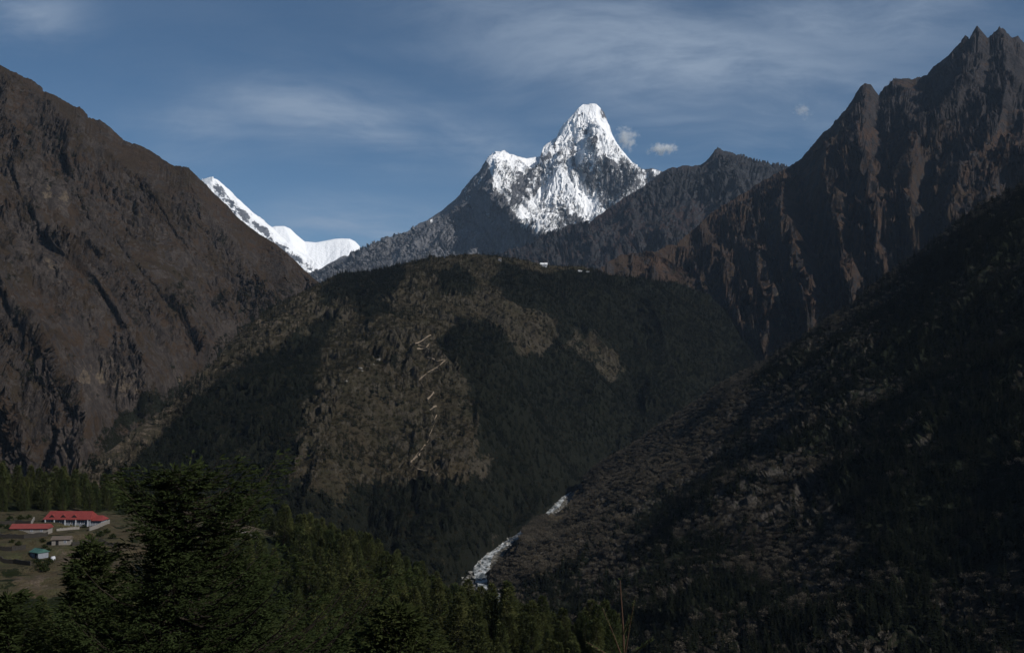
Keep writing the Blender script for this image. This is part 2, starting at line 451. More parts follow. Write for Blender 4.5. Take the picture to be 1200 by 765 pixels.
BOWL = [[(640, 205), (668, 200), (676, 222), (700, 238), (714, 262), (690, 268), (672, 250), (655, 255), (640, 262), (612, 262), (606, 252), (622, 235)], [(700, 150), (712, 150), (738, 192), (722, 186), (708, 172)], [(683, 124), (699, 124), (702, 150), (690, 150)], [(630, 262), (650, 268), (700, 270), (660, 284), (636, 280)]]
G = mountain([(330, 338, 12400), (365, 321, 12400), (380, 313, 12450), (393, 307, 12500), (412, 299, 12550), (430, 292, 12600), (445, 288, 12600), (457, 282, 12650), (475, 272, 12700), (493, 260, 12750), (505, 255, 12800), (517, 247, 12850), (528, 238, 12900), (537, 230, 12900), (545, 221, 12900), (551, 215, 12950), (557, 206, 12950), (563, 200, 13000), (568, 191, 13000), (572, 185, 13000), (580, 179, 13000), (586, 179, 13000), (591, 176, 13000), (598, 182, 13100), (607, 183, 13150), (617, 186, 13200), (627, 184, 13250), (635, 183, 13300), (637, 172, 13300), (644, 167, 13350), (652, 161, 13400), (656, 152, 13400), (660, 146, 13400), (667, 139, 13400), (673, 132, 13450), (678, 126, 13450), (684, 122, 13500), (691, 121, 13500), (699, 121.5, 13500), (703, 126, 13500), (707, 132, 13500), (711, 141, 13500), (714, 148, 13450), (717, 157, 13450), (723, 167, 13400), (732, 179, 13400), (740, 188, 13350), (748, 197, 13300), (755, 198, 13250), (762, 197, 13200), (768, 199, 13100), (776, 203, 13000), (800, 222, 12900), (860, 260, 12800)],
             [(330, 345, 10400), (450, 345, 10300), (560, 345, 10000), (620, 345, 10000), (660, 345, 10800), (860, 345, 10800)], 330, 830, 1050, 620, 40, 1.15, (2500, 1.0),
             spurs=[([(590, 176, .25), (579, 200, .8), (577, 225, 1), (590, 245, 1), (606, 262, 1), (640, 283, 1), (652, 300, 1)], 26, 950),
                    ([(691, 121, .1), (690, 150, .5), (697, 175, .8), (716, 196, 1), (726, 210, .8), (730, 240, .4)], 24, 520),
                    ([(652, 161, .2), (655, 185, .5), (650, 210, .5)], 16, 260),
                    ([(748, 198, .2), (742, 216, .8), (735, 236, .7)], 14, 300),
                    ([(563, 200, .2), (548, 235, .8), (530, 262, 1), (505, 292, 1), (490, 310, 1)], 22, 420),
                    ([(517, 247, .2), (500, 270, .7), (470, 300, 1)], 18, 300), ([(470, 275, .2), (450, 292, .7), (425, 312, 1)], 16, 260),
                    ([(660, 240, .2), (668, 255, 1), (690, 262, 1), (700, 268, .3)], 13, 240), ([(612, 190, .2), (618, 212, .8), (612, 232, .6)], 14, 220)],
             octs=[(700, 120, .8), (330, 70, .8), (150, 24, .7)], detail=(50, 240), dmask=lambda a, b: polymask(a, b, BOWL, 7, 3, 18), crest_env=.15, jag=(16, 260), rough=(200, 1000), spk=.95)
px, py = G.px, G.py
bowl = polymask(px, py, BOWL, 7, 3, 18)
bowlw = blur(bowl, 5)
summit = sstep(py, 215, 165) * (px > 628)
ridge_l = sstep(py, 262, 205) * sstep(px, 515, 565)
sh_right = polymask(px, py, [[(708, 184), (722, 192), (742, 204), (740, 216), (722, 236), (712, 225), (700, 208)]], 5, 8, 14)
big = fbm(px / 16, py / 24, 4, 15)
fin = fbm(px / 5, py / 9, 4, 17)
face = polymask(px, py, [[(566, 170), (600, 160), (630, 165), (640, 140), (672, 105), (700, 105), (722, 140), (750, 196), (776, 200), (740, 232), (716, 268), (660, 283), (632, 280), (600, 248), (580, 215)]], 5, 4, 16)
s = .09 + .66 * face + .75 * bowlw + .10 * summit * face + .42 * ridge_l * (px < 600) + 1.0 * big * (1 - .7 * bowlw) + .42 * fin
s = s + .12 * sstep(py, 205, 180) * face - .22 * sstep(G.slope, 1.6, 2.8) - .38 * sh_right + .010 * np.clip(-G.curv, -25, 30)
dirt = polymask(px, py, [[(655, 244), (675, 240), (705, 252), (690, 262), (660, 262)], [(606, 200), (625, 205), (618, 228), (600, 225)], [(640, 262), (700, 266), (650, 285), (632, 280)]], 6, 6, 12)
s = s - .38 * dirt
s = s + np.where((px < 600) & (py > 195), .25 * sstep(fbm(px / 10 + py / 12, py / 30, 4, 25), .1, .5) * sstep(py, 285, 235) - .12, 0)
snw = np.clip(s, 0, 1) * np.clip(sstep(py, 290, 262) + bowlw, 0, 1)
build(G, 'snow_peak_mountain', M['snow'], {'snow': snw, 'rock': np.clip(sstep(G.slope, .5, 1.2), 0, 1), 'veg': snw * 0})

Fm = mountain([(560, 312, 8600), (600, 298, 8700), (627, 288, 8800), (640, 283, 8800), (650, 278, 8800), (665, 270, 8800), (677, 264, 8800), (690, 266, 8800), (700, 259, 8850), (725, 239, 8900), (747, 224, 8950), (771, 205, 9000), (780, 200, 9000), (788, 196, 9000), (795, 197, 9000), (800, 195, 9050), (812, 195, 9100), (821, 193, 9200), (828, 187, 9200), (833, 182, 9200), (838, 176, 9200), (842, 172, 9200), (848, 176, 9250), (855, 178, 9300), (868, 182, 9350), (880, 186, 9400), (895, 190, 9400), (909, 193, 9400), (922, 194, 9400), (960, 200, 9400), (1000, 215, 9400)],
              [(560, 345, 6800), (700, 350, 6400), (800, 350, 6200), (1000, 350, 6200)], 560, 1000, 720, 420, 24, 1.1, (2500, .8),
              spurs=[([(771, 205, .2), (760, 225, .6), (735, 250, 1), (690, 280, 1), (650, 300, .8)], 26, 500), ([(842, 172, .1), (850, 195, .7), (858, 215, 1), (866, 235, .7)], 22, 420),
                     ([(800, 195, .1), (800, 215, .7), (790, 240, 1), (765, 270, 1), (730, 300, .8)], 26, 500), ([(880, 186, .2), (888, 205, .6), (880, 225, .6)], 16, 250)],
              octs=[(640, 130, .85), (280, 56, .8), (120, 16, .7)], detail=(16, 180), hk=.4, crest_env=.2, jag=(34, 180), rough=(150, 1100))
build(Fm, 'dark_rock_mountain', M['far'], {'snow': np.clip(.10 * sstep(Fm.py, 240, 190) + 0 * Fm.py, 0, 1) * 0, 'rock': np.clip(sstep(Fm.slope, .75, 1.3) * .6 + .55 * sstep(Fm.py, 250, 215), 0, 1), 'veg': np.clip(fbm(Fm.px / 30, Fm.py / 20, 3, 4), 0, 1)})

# ------------------------------------------------------------------ right rocky mountain
E = mountain([(660, 322, 3700), (700, 313, 3800), (715, 304, 3900), (742, 297, 4100), (765, 294, 4250), (792, 287, 4500), (808, 272, 4700), (825, 257, 4900), (846, 241, 5100), (867, 229, 5250), (880, 223, 5300), (895, 211, 5400), (909, 205, 5500), (926, 195, 5600), (938, 186, 5700), (955, 167, 5800), (965, 156, 5850), (976, 146, 5900), (986, 135, 5950), (993, 126, 6000), (1003, 109, 6000), (1008, 102, 6000), (1014, 98.5, 6000), (1020, 101, 6000), (1026, 107, 6050), (1030, 111, 6100), (1038, 101, 6150), (1047, 90, 6200), (1056, 92, 6200), (1064, 91, 6250), (1078, 92, 6300), (1087, 90, 6400), (1091, 84, 6400), (1102, 72, 6500), (1110, 66, 6500), (1118, 58, 6500), (1126, 49, 6500), (1131, 42, 6550), (1135, 45, 6550), (1139, 41, 6550), (1145, 31.5, 6550), (1150, 38, 6550), (1157, 46, 6550), (1163, 41, 6600), (1168, 37, 6600), (1172, 32.5, 6600), (1178, 37, 6600), (1186, 45, 6600), (1193, 42, 6600), (1200, 49, 6600), (1240, 70, 6600), (1320, 110, 6600)],
             [(660, 400, 3200), (700, 400, 3250), (760, 420, 3300), (860, 440, 3400), (900, 450, 3300), (1000, 440, 3200), (1100, 400, 3300), (1200, 380, 3400), (1320, 380, 3400)], 660, 1270, 1150, 720, 40, 1.0, (3000, .8),
             spurs=[([(1014, 100, .1), (1010, 150, .6), (1008, 200, .9), (1020, 250, 1), (1035, 310, 1)], 24, 420),          # central buttress
                    ([(1014, 100, .1), (985, 150, .7), (965, 200, 1), (975, 250, 1), (988, 300, 1), (995, 350, 1)], 26, 430),
                    ([(926, 195, .2), (915, 230, .8), (918, 280, 1), (935, 330, 1), (950, 380, 1)], 26, 420),
                    ([(867, 229, .2), (868, 270, .6), (885, 320, .9), (900, 370, 1), (895, 410, 1)], 24, 330),
                    ([(1050, 90, .1), (1062, 140, .7), (1070, 190, 1), (1060, 240, 1), (1075, 290, 1)], 26, 450),
                    ([(1145, 31, .1), (1135, 80, .8), (1120, 125, 1), (1095, 160, .8)], 26, 500), ([(1172, 33, .1), (1180, 90, .8), (1170, 140, .9), (1140, 190, .9), (1110, 250, .9)], 28, 520),
                    ([(1200, 150, .6), (1165, 215, 1), (1130, 280, 1)], 30, 420), ([(1250, 60, .3), (1230, 130, .8), (1200, 190, 1)], 30, 420),
                    ([(820, 262, .2), (835, 300, .8), (850, 345, .9), (872, 400, .9)], 22, 220), ([(780, 292, .1), (770, 312, .6), (760, 340, .6)], 30, 120)],
             octs=[(520, 78, .85), (240, 42, .85), (110, 16, .7)], detail=(15, 110), hk=.22, flow=(-.55, 0), crest_env=.12, jag=(18, 90), rough=(55, 800), spk=1.3)
ex, ey = E.px, E.py
rk = np.clip(sstep(E.slope, .95, 1.6) * .5 + .55 * sstep(ey, 175, 110) + .25 * fbm(ex / 30, ey / 40, 3, 9), 0, 1)
vg = np.clip(.35 * sstep(ey, 270, 310) + .5 * fbm(ex / 22, ey / 22, 4, 3) - .15, 0, 1)
paleE = polymask(ex, ey, [[(864, 374), (878, 352), (890, 385), (898, 420), (866, 424)], [(905, 330), (915, 325), (925, 372), (912, 385)], [(985, 130), (1000, 140), (996, 160), (984, 155)]], 5, 12, 12) * .6 + .28 * polymask(ex, ey, [[(1090, 165), (1160, 150), (1190, 165), (1150, 225), (1100, 240), (1085, 205)]], 14, 3, 22)
build(E, 'rocky_mountain', M['rocky'], {'pale': blur(paleE, 2), 'rock': rk, 'veg': vg, 'snow': rk * 0})

# ------------------------------------------------------------------ left mountain
A = mountain([(-420, -150, 3900), (-250, -60, 3800), (-100, 22, 3700), (0, 78, 3600), (20, 85, 3600), (37, 94, 3600), (50, 105, 3600), (63, 110, 3600), (80, 120, 3600), (92, 126, 3600), (102, 137, 3600), (115, 141, 3600), (127, 150, 3580), (143, 165, 3560), (158, 171, 3550), (173, 178, 3530), (187, 186, 3520), (200, 193, 3500), (212, 196, 3500), (222, 199, 3500), (230, 207, 3480), (247, 224, 3460), (267, 243, 3440), (280, 258, 3420), (293, 270, 3400), (306, 279, 3400), (320, 287, 3380), (336, 299, 3360), (353, 313, 3350), (367, 326, 3330), (400, 350, 3300), (460, 400, 3200)],
             [(-420, 640, 1500), (-100, 640, 1550), (0, 620, 1700), (80, 600, 1800), (150, 560, 2100), (230, 500, 2500), (300, 460, 2700), (460, 430, 2950)], -110, 440, 850, 760, 30, 1.0, (2500, .8),
             spurs=[([(40, 95, .2), (75, 165, .8), (110, 240, 1), (170, 310, 1), (215, 370, 1), (235, 420, 1)], 34, 120), ([(0, 110, .4), (20, 200, .8), (60, 280, 1), (110, 340, 1), (150, 400, 1), (170, 455, 1)], 34, 130),
                    ([(115, 141, .2), (150, 200, .6), (200, 270, .9), (255, 330, 1), (280, 370, 1)], 34, 110), ([(215, 198, .2), (240, 245, .7), (280, 290, .9), (320, 340, .9)], 28, 100),
                    ([(-40, 230, .8), (0, 330, 1), (50, 400, 1), (70, 450, 1), (95, 500, 1), (90, 550, .8)], 40, 150), ([(-60, 380, .8), (-10, 450, 1), (25, 520, 1)], 34, 120)],
             octs=[(450, 52, .85), (210, 30, .8), (95, 10, .7)], detail=(13, 75), hk=.5, crest_env=.15, jag=(5, 50), rough=(70, 420), flow=(-.8, 0), spk=.9)
ax_, ay_ = A.px, A.py
outc = polymask(ax_, ay_, [[(95, 420), (125, 405), (165, 430), (175, 455), (150, 480), (110, 470), (90, 450)], [(10, 250), (50, 262), (60, 300), (25, 290)], [(40, 300), (70, 295), (80, 330), (55, 340)], [(60, 500), (85, 505), (100, 540), (75, 550)], [(35, 185), (90, 235), (80, 255), (30, 215)], [(190, 435), (215, 440), (210, 460), (195, 455)]], 14, 2, 25)
rk = np.clip(.05 + sstep(A.slope, .75, 1.25) * .55 + .75 * blur(outc, 3) + .35 * fbm(ax_ / 35, ay_ / 35, 4, 9), 0, 1)
dk = polymask(ax_, ay_, [[(10, 395), (35, 400), (55, 440), (50, 490), (20, 495), (5, 450)], [(20, 165), (60, 195), (110, 245), (100, 265), (55, 225), (15, 185)], [(195, 225), (225, 215), (262, 265), (270, 290), (240, 275)], [(110, 510), (150, 468), (200, 455), (235, 440), (215, 470), (150, 500), (115, 530)], [(190, 310), (235, 330), (225, 375), (205, 360)], [(255, 345), (300, 335), (330, 330), (300, 375), (262, 390)], [(45, 150), (70, 145), (95, 190), (75, 200)]], 16, 5, 30)
sgully = polymask(ax_, ay_, [[(95, 552), (112, 518), (150, 478), (200, 452), (232, 430), (262, 398), (300, 362), (345, 330), (356, 336), (300, 384), (240, 440), (190, 490), (110, 552)]], 9, 15, 26)
vegA = np.clip(.55 * sgully - .22 + .95 * fbm(ax_ / 24, ay_ / 24, 5, 33) + .40 * blur(dk, 4) + .10 * np.clip(-A.curv, -2, 4), 0, 1)
paleA = polymask(ax_, ay_, [[(88, 436), (100, 428), (112, 440), (100, 455), (88, 450)], [(108, 420), (130, 415), (160, 440), (168, 462), (140, 470), (118, 455)], [(58, 508), (78, 515), (84, 540), (66, 535)], [(46, 305), (66, 300), (62, 322)], [(30, 190), (62, 222), (84, 240), (70, 248), (40, 222)], [(192, 444), (212, 446), (208, 456)]], 9, 12, 14) * .55
build(A, 'left_mountain', M['left'], {'pale': blur(paleA, 2), 'rock': rk, 'veg': vegA, 'snow': rk * 0})

# ------------------------------------------------------------------ wooded ridge in the middle
B = mountain([(-60, 680, 950), (0, 640, 1050), (40, 600, 1150), (85, 560, 1300), (110, 540, 1400), (150, 508, 1520), (190, 482, 1650), (215, 458, 1800), (235, 432, 1950), (262, 408, 2100), (300, 380, 2300), (335, 355, 2500), (370, 333, 2650), (385, 326, 2700), (400, 322, 2750), (430, 320, 2800), (460, 314, 2820), (490, 306, 2850), (505, 302, 2860), (520, 302, 2870), (540, 299, 2880), (560, 300, 2900), (600, 304, 2950), (640, 310, 3000), (680, 316, 3050), (705, 320, 3100), (740, 324, 3180), (790, 330, 3250), (830, 345, 3300), (855, 372, 3250), (870, 400, 3150), (885, 425, 3000), (930, 450, 2900), (1000, 480, 2800)],
             [(-60, 740, 760), (40, 730, 800), (150, 720, 900), (300, 720, 1000), (450, 712, 1100), (525, 706, 1180), (538, 690, 1250), (548, 662, 1350), (558, 640, 1440), (578, 630, 1510), (602, 621, 1580), (625, 609, 1700), (648, 597, 1850), (672, 572, 2080), (700, 552, 2250), (760, 540, 2350), (850, 520, 2450), (1000, 510, 2500)], -60, 960, 1150, 560, 30, 1.05, (1400, .55),
             spurs=[([(545, 300, .3), (500, 350, .9), (450, 400, 1), (400, 460, 1), (370, 520, 1), (350, 580, .8)], 60, 130), ([(560, 300, .3), (590, 350, .8), (590, 410, .9), (560, 470, 1), (545, 540, 1), (540, 610, .8)], 50, 110),
                    ([(640, 310, .3), (680, 370, .9), (700, 430, 1), (690, 490, .9)], 45, 110), ([(740, 325, .3), (770, 380, .8), (790, 440, .9)], 40, 100), ([(370, 333, .4), (370, 380, .8), (330, 440, 1), (290, 500, .9)], 36, 80)],
             octs=[(320, 22, .6), (150, 6, .5)], detail=(4.5, 50), crest_env=.35, jag=(5, 60), rough=(50, 380), spk=.75)
bx, by = B.px, B.py
forest_polys = [[(110, 640), (143, 560), (172, 522), (216, 480), (255, 449), (302, 420), (348, 398), (380, 376), (392, 362), (383, 400), (372, 440), (366, 480), (345, 520), (338, 560), (345, 590), (340, 640), (100, 700)],
                [(372, 345), (400, 318), (480, 300), (470, 330), (440, 350), (470, 375), (430, 372), (405, 345), (385, 360)], [(508, 316), (535, 306), (556, 330), (552, 350), (520, 345)],
                [(508, 396), (535, 382), (566, 372), (588, 392), (625, 420), (655, 400), (650, 375), (600, 350), (575, 330), (590, 318), (640, 316), (700, 322), (790, 326), (840, 345), (880, 400), (980, 440), (980, 560), (700, 600), (600, 660), (560, 720), (330, 720), (335, 600), (345, 560), (390, 585), (440, 560), (480, 575), (520, 560), (575, 560), (560, 510), (548, 455), (520, 420)]]
clear_polys = [[(657, 404), (680, 390), (706, 400), (734, 436), (722, 446), (698, 430), (668, 416)], [(566, 374), (596, 376), (636, 422), (620, 422), (590, 398)], [(575, 632), (592, 622), (590, 640)], [(352, 470), (372, 460), (380, 500), (355, 550), (345, 545)]]
fr = np.clip(polymask(bx, by, forest_polys, 11, 6, 34) - .8 * polymask(bx, by, clear_polys, 17, 3, 22), 0, 1)
nz = fbm(B.X / 60, B.Y / 60, 4, 61)
frs = np.clip(blur(fr, 5) + .55 * fbm(bx / 13, by / 10, 4, 66) * (.25 + 1.5 * blur(fr, 8) * (1 - blur(fr, 8)) * 2), 0, 1)
bandB = polymask(bx, by, [[(60, 590), (85, 556), (150, 500), (235, 428), (300, 375), (372, 326), (372, 356), (340, 390), (300, 414), (253, 446), (214, 478), (170, 525), (130, 590)]], 4, 2, 20)
build(B, 'wooded_ridge', M['ridge'], {'pale': blur(bandB, 3) * .48, 'rock': np.clip(.12 + .5 * sstep(B.slope, .75, 1.2) + .3 * fbm(bx / 20, by / 20, 3, 8), 0, 1), 'veg': np.clip(frs * 1.1 + .12 + .7 * nz, 0, 1.3), 'snow': fr * 0})

# ------------------------------------------------------------------ right slope
Cc = mountain([(540, 712, 1150), (562, 694, 1230), (570, 690, 1260), (576, 676, 1340), (590, 656, 1430), (606, 637, 1490), (614, 624, 1540), (630, 609, 1640), (642, 601, 1720), (650, 601, 1780), (660, 595, 1840), (680, 573, 1980), (700, 551, 2050), (750, 519, 2060), (800, 488, 2020), (850, 453, 1980), (900, 420, 1950), (950, 388, 1950), (1000, 354, 1950), (1030, 330, 1950), (1060, 309, 1950), (1100, 279, 1950), (1150, 242, 1970), (1200, 214, 2000), (1260, 180, 2000), (1400, 90, 2000)],
              [(540, 860, 700), (562, 880, 660), (600, 900, 640), (800, 930, 600), (1200, 960, 560), (1400, 980, 540)], 545, 1330, 850, 700, 24, 1.1, (1300, .6),
              spurs=[([(1000, 354, .3), (960, 450, .9), (900, 560, 1), (840, 680, 1), (800, 780, 1)], 70, 60), ([(1200, 214, .3), (1130, 350, .9), (1080, 480, 1), (1040, 620, 1), (1010, 780, 1)], 80, 70), ([(1280, 300, .5), (1240, 480, 1), (1200, 650, 1)], 80, 60), ([(800, 488, .3), (760, 560, .9), (700, 640, 1), (660, 720, 1)], 50, 40)],
              octs=[(260, 16, .6), (120, 8, .5)], detail=(6, 50), crest_env=.35, jag=(4, 60), rough=(34, 260), flow=(.35, 0), spk=.5)
cx, cyy = Cc.px, Cc.py
dcrest = np.interp(cx, [540, 570, 606, 680, 750, 850, 1000, 1100, 1200, 1300], [700, 690, 634, 566, 519, 453, 354, 279, 214, 150])
below = cyy - dcrest
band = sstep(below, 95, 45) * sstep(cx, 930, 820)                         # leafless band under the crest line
patch = polymask(cx, cyy, [[(830, 560), (900, 520), (960, 540), (1000, 640), (960, 700), (860, 680)], [(860, 470), (930, 450), (960, 490), (900, 520)], [(700, 620), (760, 640), (740, 700), (680, 700)], [(1090, 690), (1200, 650), (1210, 780), (1050, 780)]], 22, 4, 50)
cn = fbm(Cc.X / 70, Cc.Y / 70, 4, 71)
con = np.clip(.62 - .85 * band - .38 * blur(patch, 5) + .9 * cn + .35 * sstep(cx, 1000, 1100), .0, 1)
con = np.where(below < 9, np.maximum(con * .4, 0), con)
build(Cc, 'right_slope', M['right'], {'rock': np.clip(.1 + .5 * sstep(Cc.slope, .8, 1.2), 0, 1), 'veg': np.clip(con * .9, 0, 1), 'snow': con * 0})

# ------------------------------------------------------------------ near hillside with the village terraces
def tps(pts, vals, lam=1.0):
    n = len(pts); d = np.linalg.norm(pts[:, None] - pts[None], axis=2)
    K = np.where(d > 0, d * d * np.log(d + 1e-9), 0) + lam * np.eye(n); Pm = np.c_[np.ones(n), pts]
    Am = np.block([[K, Pm], [Pm.T, np.zeros((3, 3))]]); sol = np.linalg.solve(Am, np.r_[vals, 0, 0, 0])
    def f(x, y):
        x = np.asarray(x, float); out = sol[n] + sol[n + 1] * x / 100 + sol[n + 2] * y / 100
        for i in range(n):
            dd = np.hypot(x / 100 - pts[i, 0], y / 100 - pts[i, 1]); out = out + sol[i] * np.where(dd > 0, dd * dd * np.log(dd + 1e-9), 0)
        return out
    return f


gp = [P(*q) for q in [(-60, 690, 375), (0, 690, 375), (60, 690, 370), (130, 690, 370), (-60, 605, 490), (0, 607, 490), (60, 613, 470), (125, 613, 475), (200, 616, 485), (270, 618, 480), (320, 632, 470), (390, 655, 470),
                      (450, 684, 460), (520, 726, 450), (590, 772, 440), (650, 812, 430), (720, 860, 420), (40, 650, 415), (110, 650, 415),
                      (-100, 540, 690), (0, 548, 680), (60, 562, 660), (110, 582, 640), (200, 606, 590), (290, 616, 560), (380, 642, 545), (450, 674, 530), (520, 715, 510), (590, 760, 500)]]
gp += [np.array(q, float) for q in [(0, 0, 298.3), (0, -40, 315), (-60, 0, 300), (60, 0, 296), (0, 30, 284), (-20, 60, 268), (30, 60, 266), (-60, 70, 266), (0, 120, 246), (-80, 130, 246), (60, 130, 240), (-60, 250, 226), (0, 250, 220), (60, 250, 208), (-150, 200, 232), (130, 250, 190), (-250, 200, 240), (200, 100, 240), (-300, 0, 310), (250, -40, 290), (-120, 330, 226), (0, 350, 218), (60, 360, 204)]]
gp = np.array(gp); gfun = tps(gp[:, :2] / 100, gp[:, 2], .02)


def ground_z(x, y):
    x = np.asarray(x, float); y = np.asarray(y, float)
    z = gfun(x, y); r = np.hypot(x, y)
    k = sstep(r, 600, 960); z = z * (1 - k) + (40 + 0 * z) * k
    k2 = sstep(x, 150, 420); z = z * (1 - k2) + np.minimum(z, 60) * k2
    px, py = project(x, y, z)
    vil = sstep(px, 215, 150) * sstep(r, 330, 370) * sstep(r, 520, 495)
    zt = np.floor(z / 1.6) * 1.6 + 1.6 * sstep(z / 1.6 - np.floor(z / 1.6), .72, .92)
    z = z * (1 - vil) + zt * vil
    return z + .5 * fbm(x / 9, y / 9, 3, 5) * (1 - .8 * vil) + 1.5 * fbm(x / 45, y / 45, 3, 6) * (1 - vil)


D = Terrain(); gx_ = np.linspace(-560, 440, 420); gy_ = np.linspace(-60, 980, 440)
D.X, D.Y = np.meshgrid(gx_, gy_, indexing='ij'); D.Z = ground_z(D.X, D.Y); D.T = D.X * 0; D.shape = D.X.shape
D.px, D.py = project(D.X, D.Y, D.Z); g1, g2 = grad(D.X, D.Y, D.Z); D.slope = np.hypot(g1, g2)
Rd = np.hypot(D.X, D.Y)
field = np.maximum(polymask(D.px, D.py, [[(-80, 602), (60, 596), (128, 600), (190, 603), (325, 612), (345, 626), (262, 636), (190, 660), (150, 700), (-80, 700)]], 6, 4, 16) * (Rd > 330) * (Rd < 560), 0)
soil = polymask(D.px, D.py, [[(15, 676), (58, 672), (60, 690), (20, 690)], [(262, 612), (300, 612), (312, 624), (275, 628)], [(60, 640), (130, 640), (125, 668), (70, 665)]], 3, 5, 12)
build(D, 'near_hillside', M['near'], {'pale': .55 * soil + .25 * field * fbm(D.X / 12, D.Y / 6, 3, 19), 'rock': np.clip(.1 + sstep(D.slope, .5, .9) * .5, 0, 1) * field + .25 * soil, 'veg': np.clip(1.1 * (1 - field) + field * (.22 + 1.3 * fbm(D.X / 14, D.Y / 6, 4, 9) - .4 * soil), 0, 1), 'snow': field * 0})

S = 60000.0
gm = tag(mesh_np('ground', [(-S, -S, 34), (S, -S, 34), (S, S, 34), (-S, S, 34)], [(0, 1, 2, 3)], M['right'], False), kind='structure')


# ------------------------------------------------------------------ river
def at(terr, px, py, lo=-.5, hi=1.02):
    d = np.hypot(terr.px - px, terr.py - py); d = np.where((terr.T >= lo) & (terr.T <= hi), d, 1e9)
    m = d.min(); rr = np.hypot(terr.X, terr.Y); q = np.where(d <= m + 1.0, rr, 1e9); i = np.unravel_index(np.argmin(q), q.shape)
    return np.array([terr.X[i], terr.Y[i], terr.Z[i]])


def ribbon(pts, widths, n=6):
    """a strip along pts, finely resampled; returns vertices, faces"""
    pts = np.array(pts, float); k = len(pts); tt = np.linspace(0, k - 1, (k - 1) * n + 1)
    Q = np.stack([np.interp(tt, range(k), pts[:, i]) for i in range(3)], 1)
    for _ in range(n): Q[1:-1] = (Q[:-2] + Q[1:-1] * 2 + Q[2:]) / 4
    wd = np.interp(tt, range(k), widths)
    d = np.gradient(Q, axis=0); nrm = np.stack([-d[:, 1], d[:, 0]], 1); nrm /= np.linalg.norm(nrm, axis=1)[:, None] + 1e-9
    return Q, nrm, wd


riv = [P(588, 716, 1120), P(577, 700, 1190), P(570, 688, 1250), P(566, 676, 1310), P(564, 663, 1370), P(569, 652, 1420), P(579, 645, 1470), P(590, 639, 1510), P(602, 632, 1550), P(622, 617, 1680), P(640, 603, 1800), P(649, 595, 1860), P(653, 588, 1910), P(659, 581, 1970), P(667, 574, 2050), P(676, 566, 2130), P(690, 556, 2250)]
Q, nrm, wd = ribbon(riv, [20, 20, 22, 25, 24, 22, 20, 16, 12, 12, 12, 20, 22, 22, 18, 14, 12], 14)
c_ = np.linspace(-1, 1, 13)
def strip(halfw, lift, noise_amp, seed, edge=0.0):
    V = Q[:, None, :] * np.ones((1, len(c_), 1)); off = c_[None, :] * halfw[:, None]
    V = V.copy(); V[:, :, 0] += nrm[:, 0:1] * off; V[:, :, 1] += nrm[:, 1:2] * off
    V[:, :, 2] += lift + noise_amp * fbm(V[:, :, 0] / 7, V[:, :, 1] / 7, 3, seed) - edge * np.abs(c_)[None, :] ** 2
    return V
bed = strip(wd * 0 + 60, -.6, 1.2, 4, 14); wat = strip(wd * .48 * (.8 + .5 * np.abs(fbm(np.arange(len(Q)) / 6, np.zeros(len(Q)) + .3, 3, 8))), .9, 1.3, 8)
m, t = new_mat('river_gravel'); p = t.new('ShaderNodeNewGeometry').outputs['Position']
vo = t.new('ShaderNodeTexVoronoi', {'Vector': p, 'Scale': .45}); n_ = t.noise(p, .12, 5)
finish(t, t.mix(t.step(n_, .35, .65), t.mix(t.step(vo.outputs['Distance'], 0, .8), (.34, .33, .31), (.06, .055, .045)), (.05, .045, .032)), .9); M['gravel'] = m
m, t = new_mat('white_water'); p = t.new('ShaderNodeNewGeometry').outputs['Position']
n1 = t.noise(t.mapping(p, (0, 0, 0), (1, .5, 1)), .16, 6, .8)
bb = t.new('ShaderNodeBump', {'Height': n1, 'Strength': 1.0, 'Distance': 1.5})
finish(t, t.mix(t.step(n1, .43, .60), (.035, .045, .048), (.58, .60, .61)), .35, bb.outputs[0], .5); M['water'] = m
tag(mesh_np('river_bank', bed, grid_faces(*bed.shape[:2]), M['gravel'], True), kind='structure')
tag(mesh_np('river', wat, grid_faces(*wat.shape[:2]), M['water'], True), kind='structure')
M['boulder'] = plain('pale_boulder', (.24, .235, .22), .9, .25, .95)


def rock_mesh(rng, flat=.6):
    bm_v = []; n, mm = 9, 6
    for i in range(mm + 1):
        th = math.pi * i / mm
        for j in range(n):
            ph = 2 * math.pi * j / n; d = np.array([math.sin(th) * math.cos(ph), math.sin(th) * math.sin(ph), math.cos(th)])
            bm_v.append(d)
    V = np.array(bm_v); k = 1 + .35 * pn(V[:, 0] * 1.6 + rng.random() * 50, V[:, 1] * 1.6 + V[:, 2] * 1.3, 3) + .15 * pn(V[:, 0] * 4, V[:, 1] * 4 + V[:, 2] * 3, 5)
    V = V * k[:, None] * np.array([1, .8, flat]); Fq = []
    for i in range(mm):
        for j in range(n): Fq.append((i * n + j, i * n + (j + 1) % n, (i + 1) * n + (j + 1) % n, (i + 1) * n + j))
    return V, np.array(Fq)


def merged(name, mats, items, smooth=False):
    """items: (V, F, mat index) -> one object"""
    Vs, Fs, Ms, o = [], [], [], 0
    for V, Fq, mi in items:
        Vs.append(np.asarray(V, float)); Fs.append(np.asarray(Fq) + o); Ms.append(np.full(len(Fq), mi)); o += len(V)
    return np.concatenate(Vs), np.concatenate(Fs), np.concatenate(Ms)


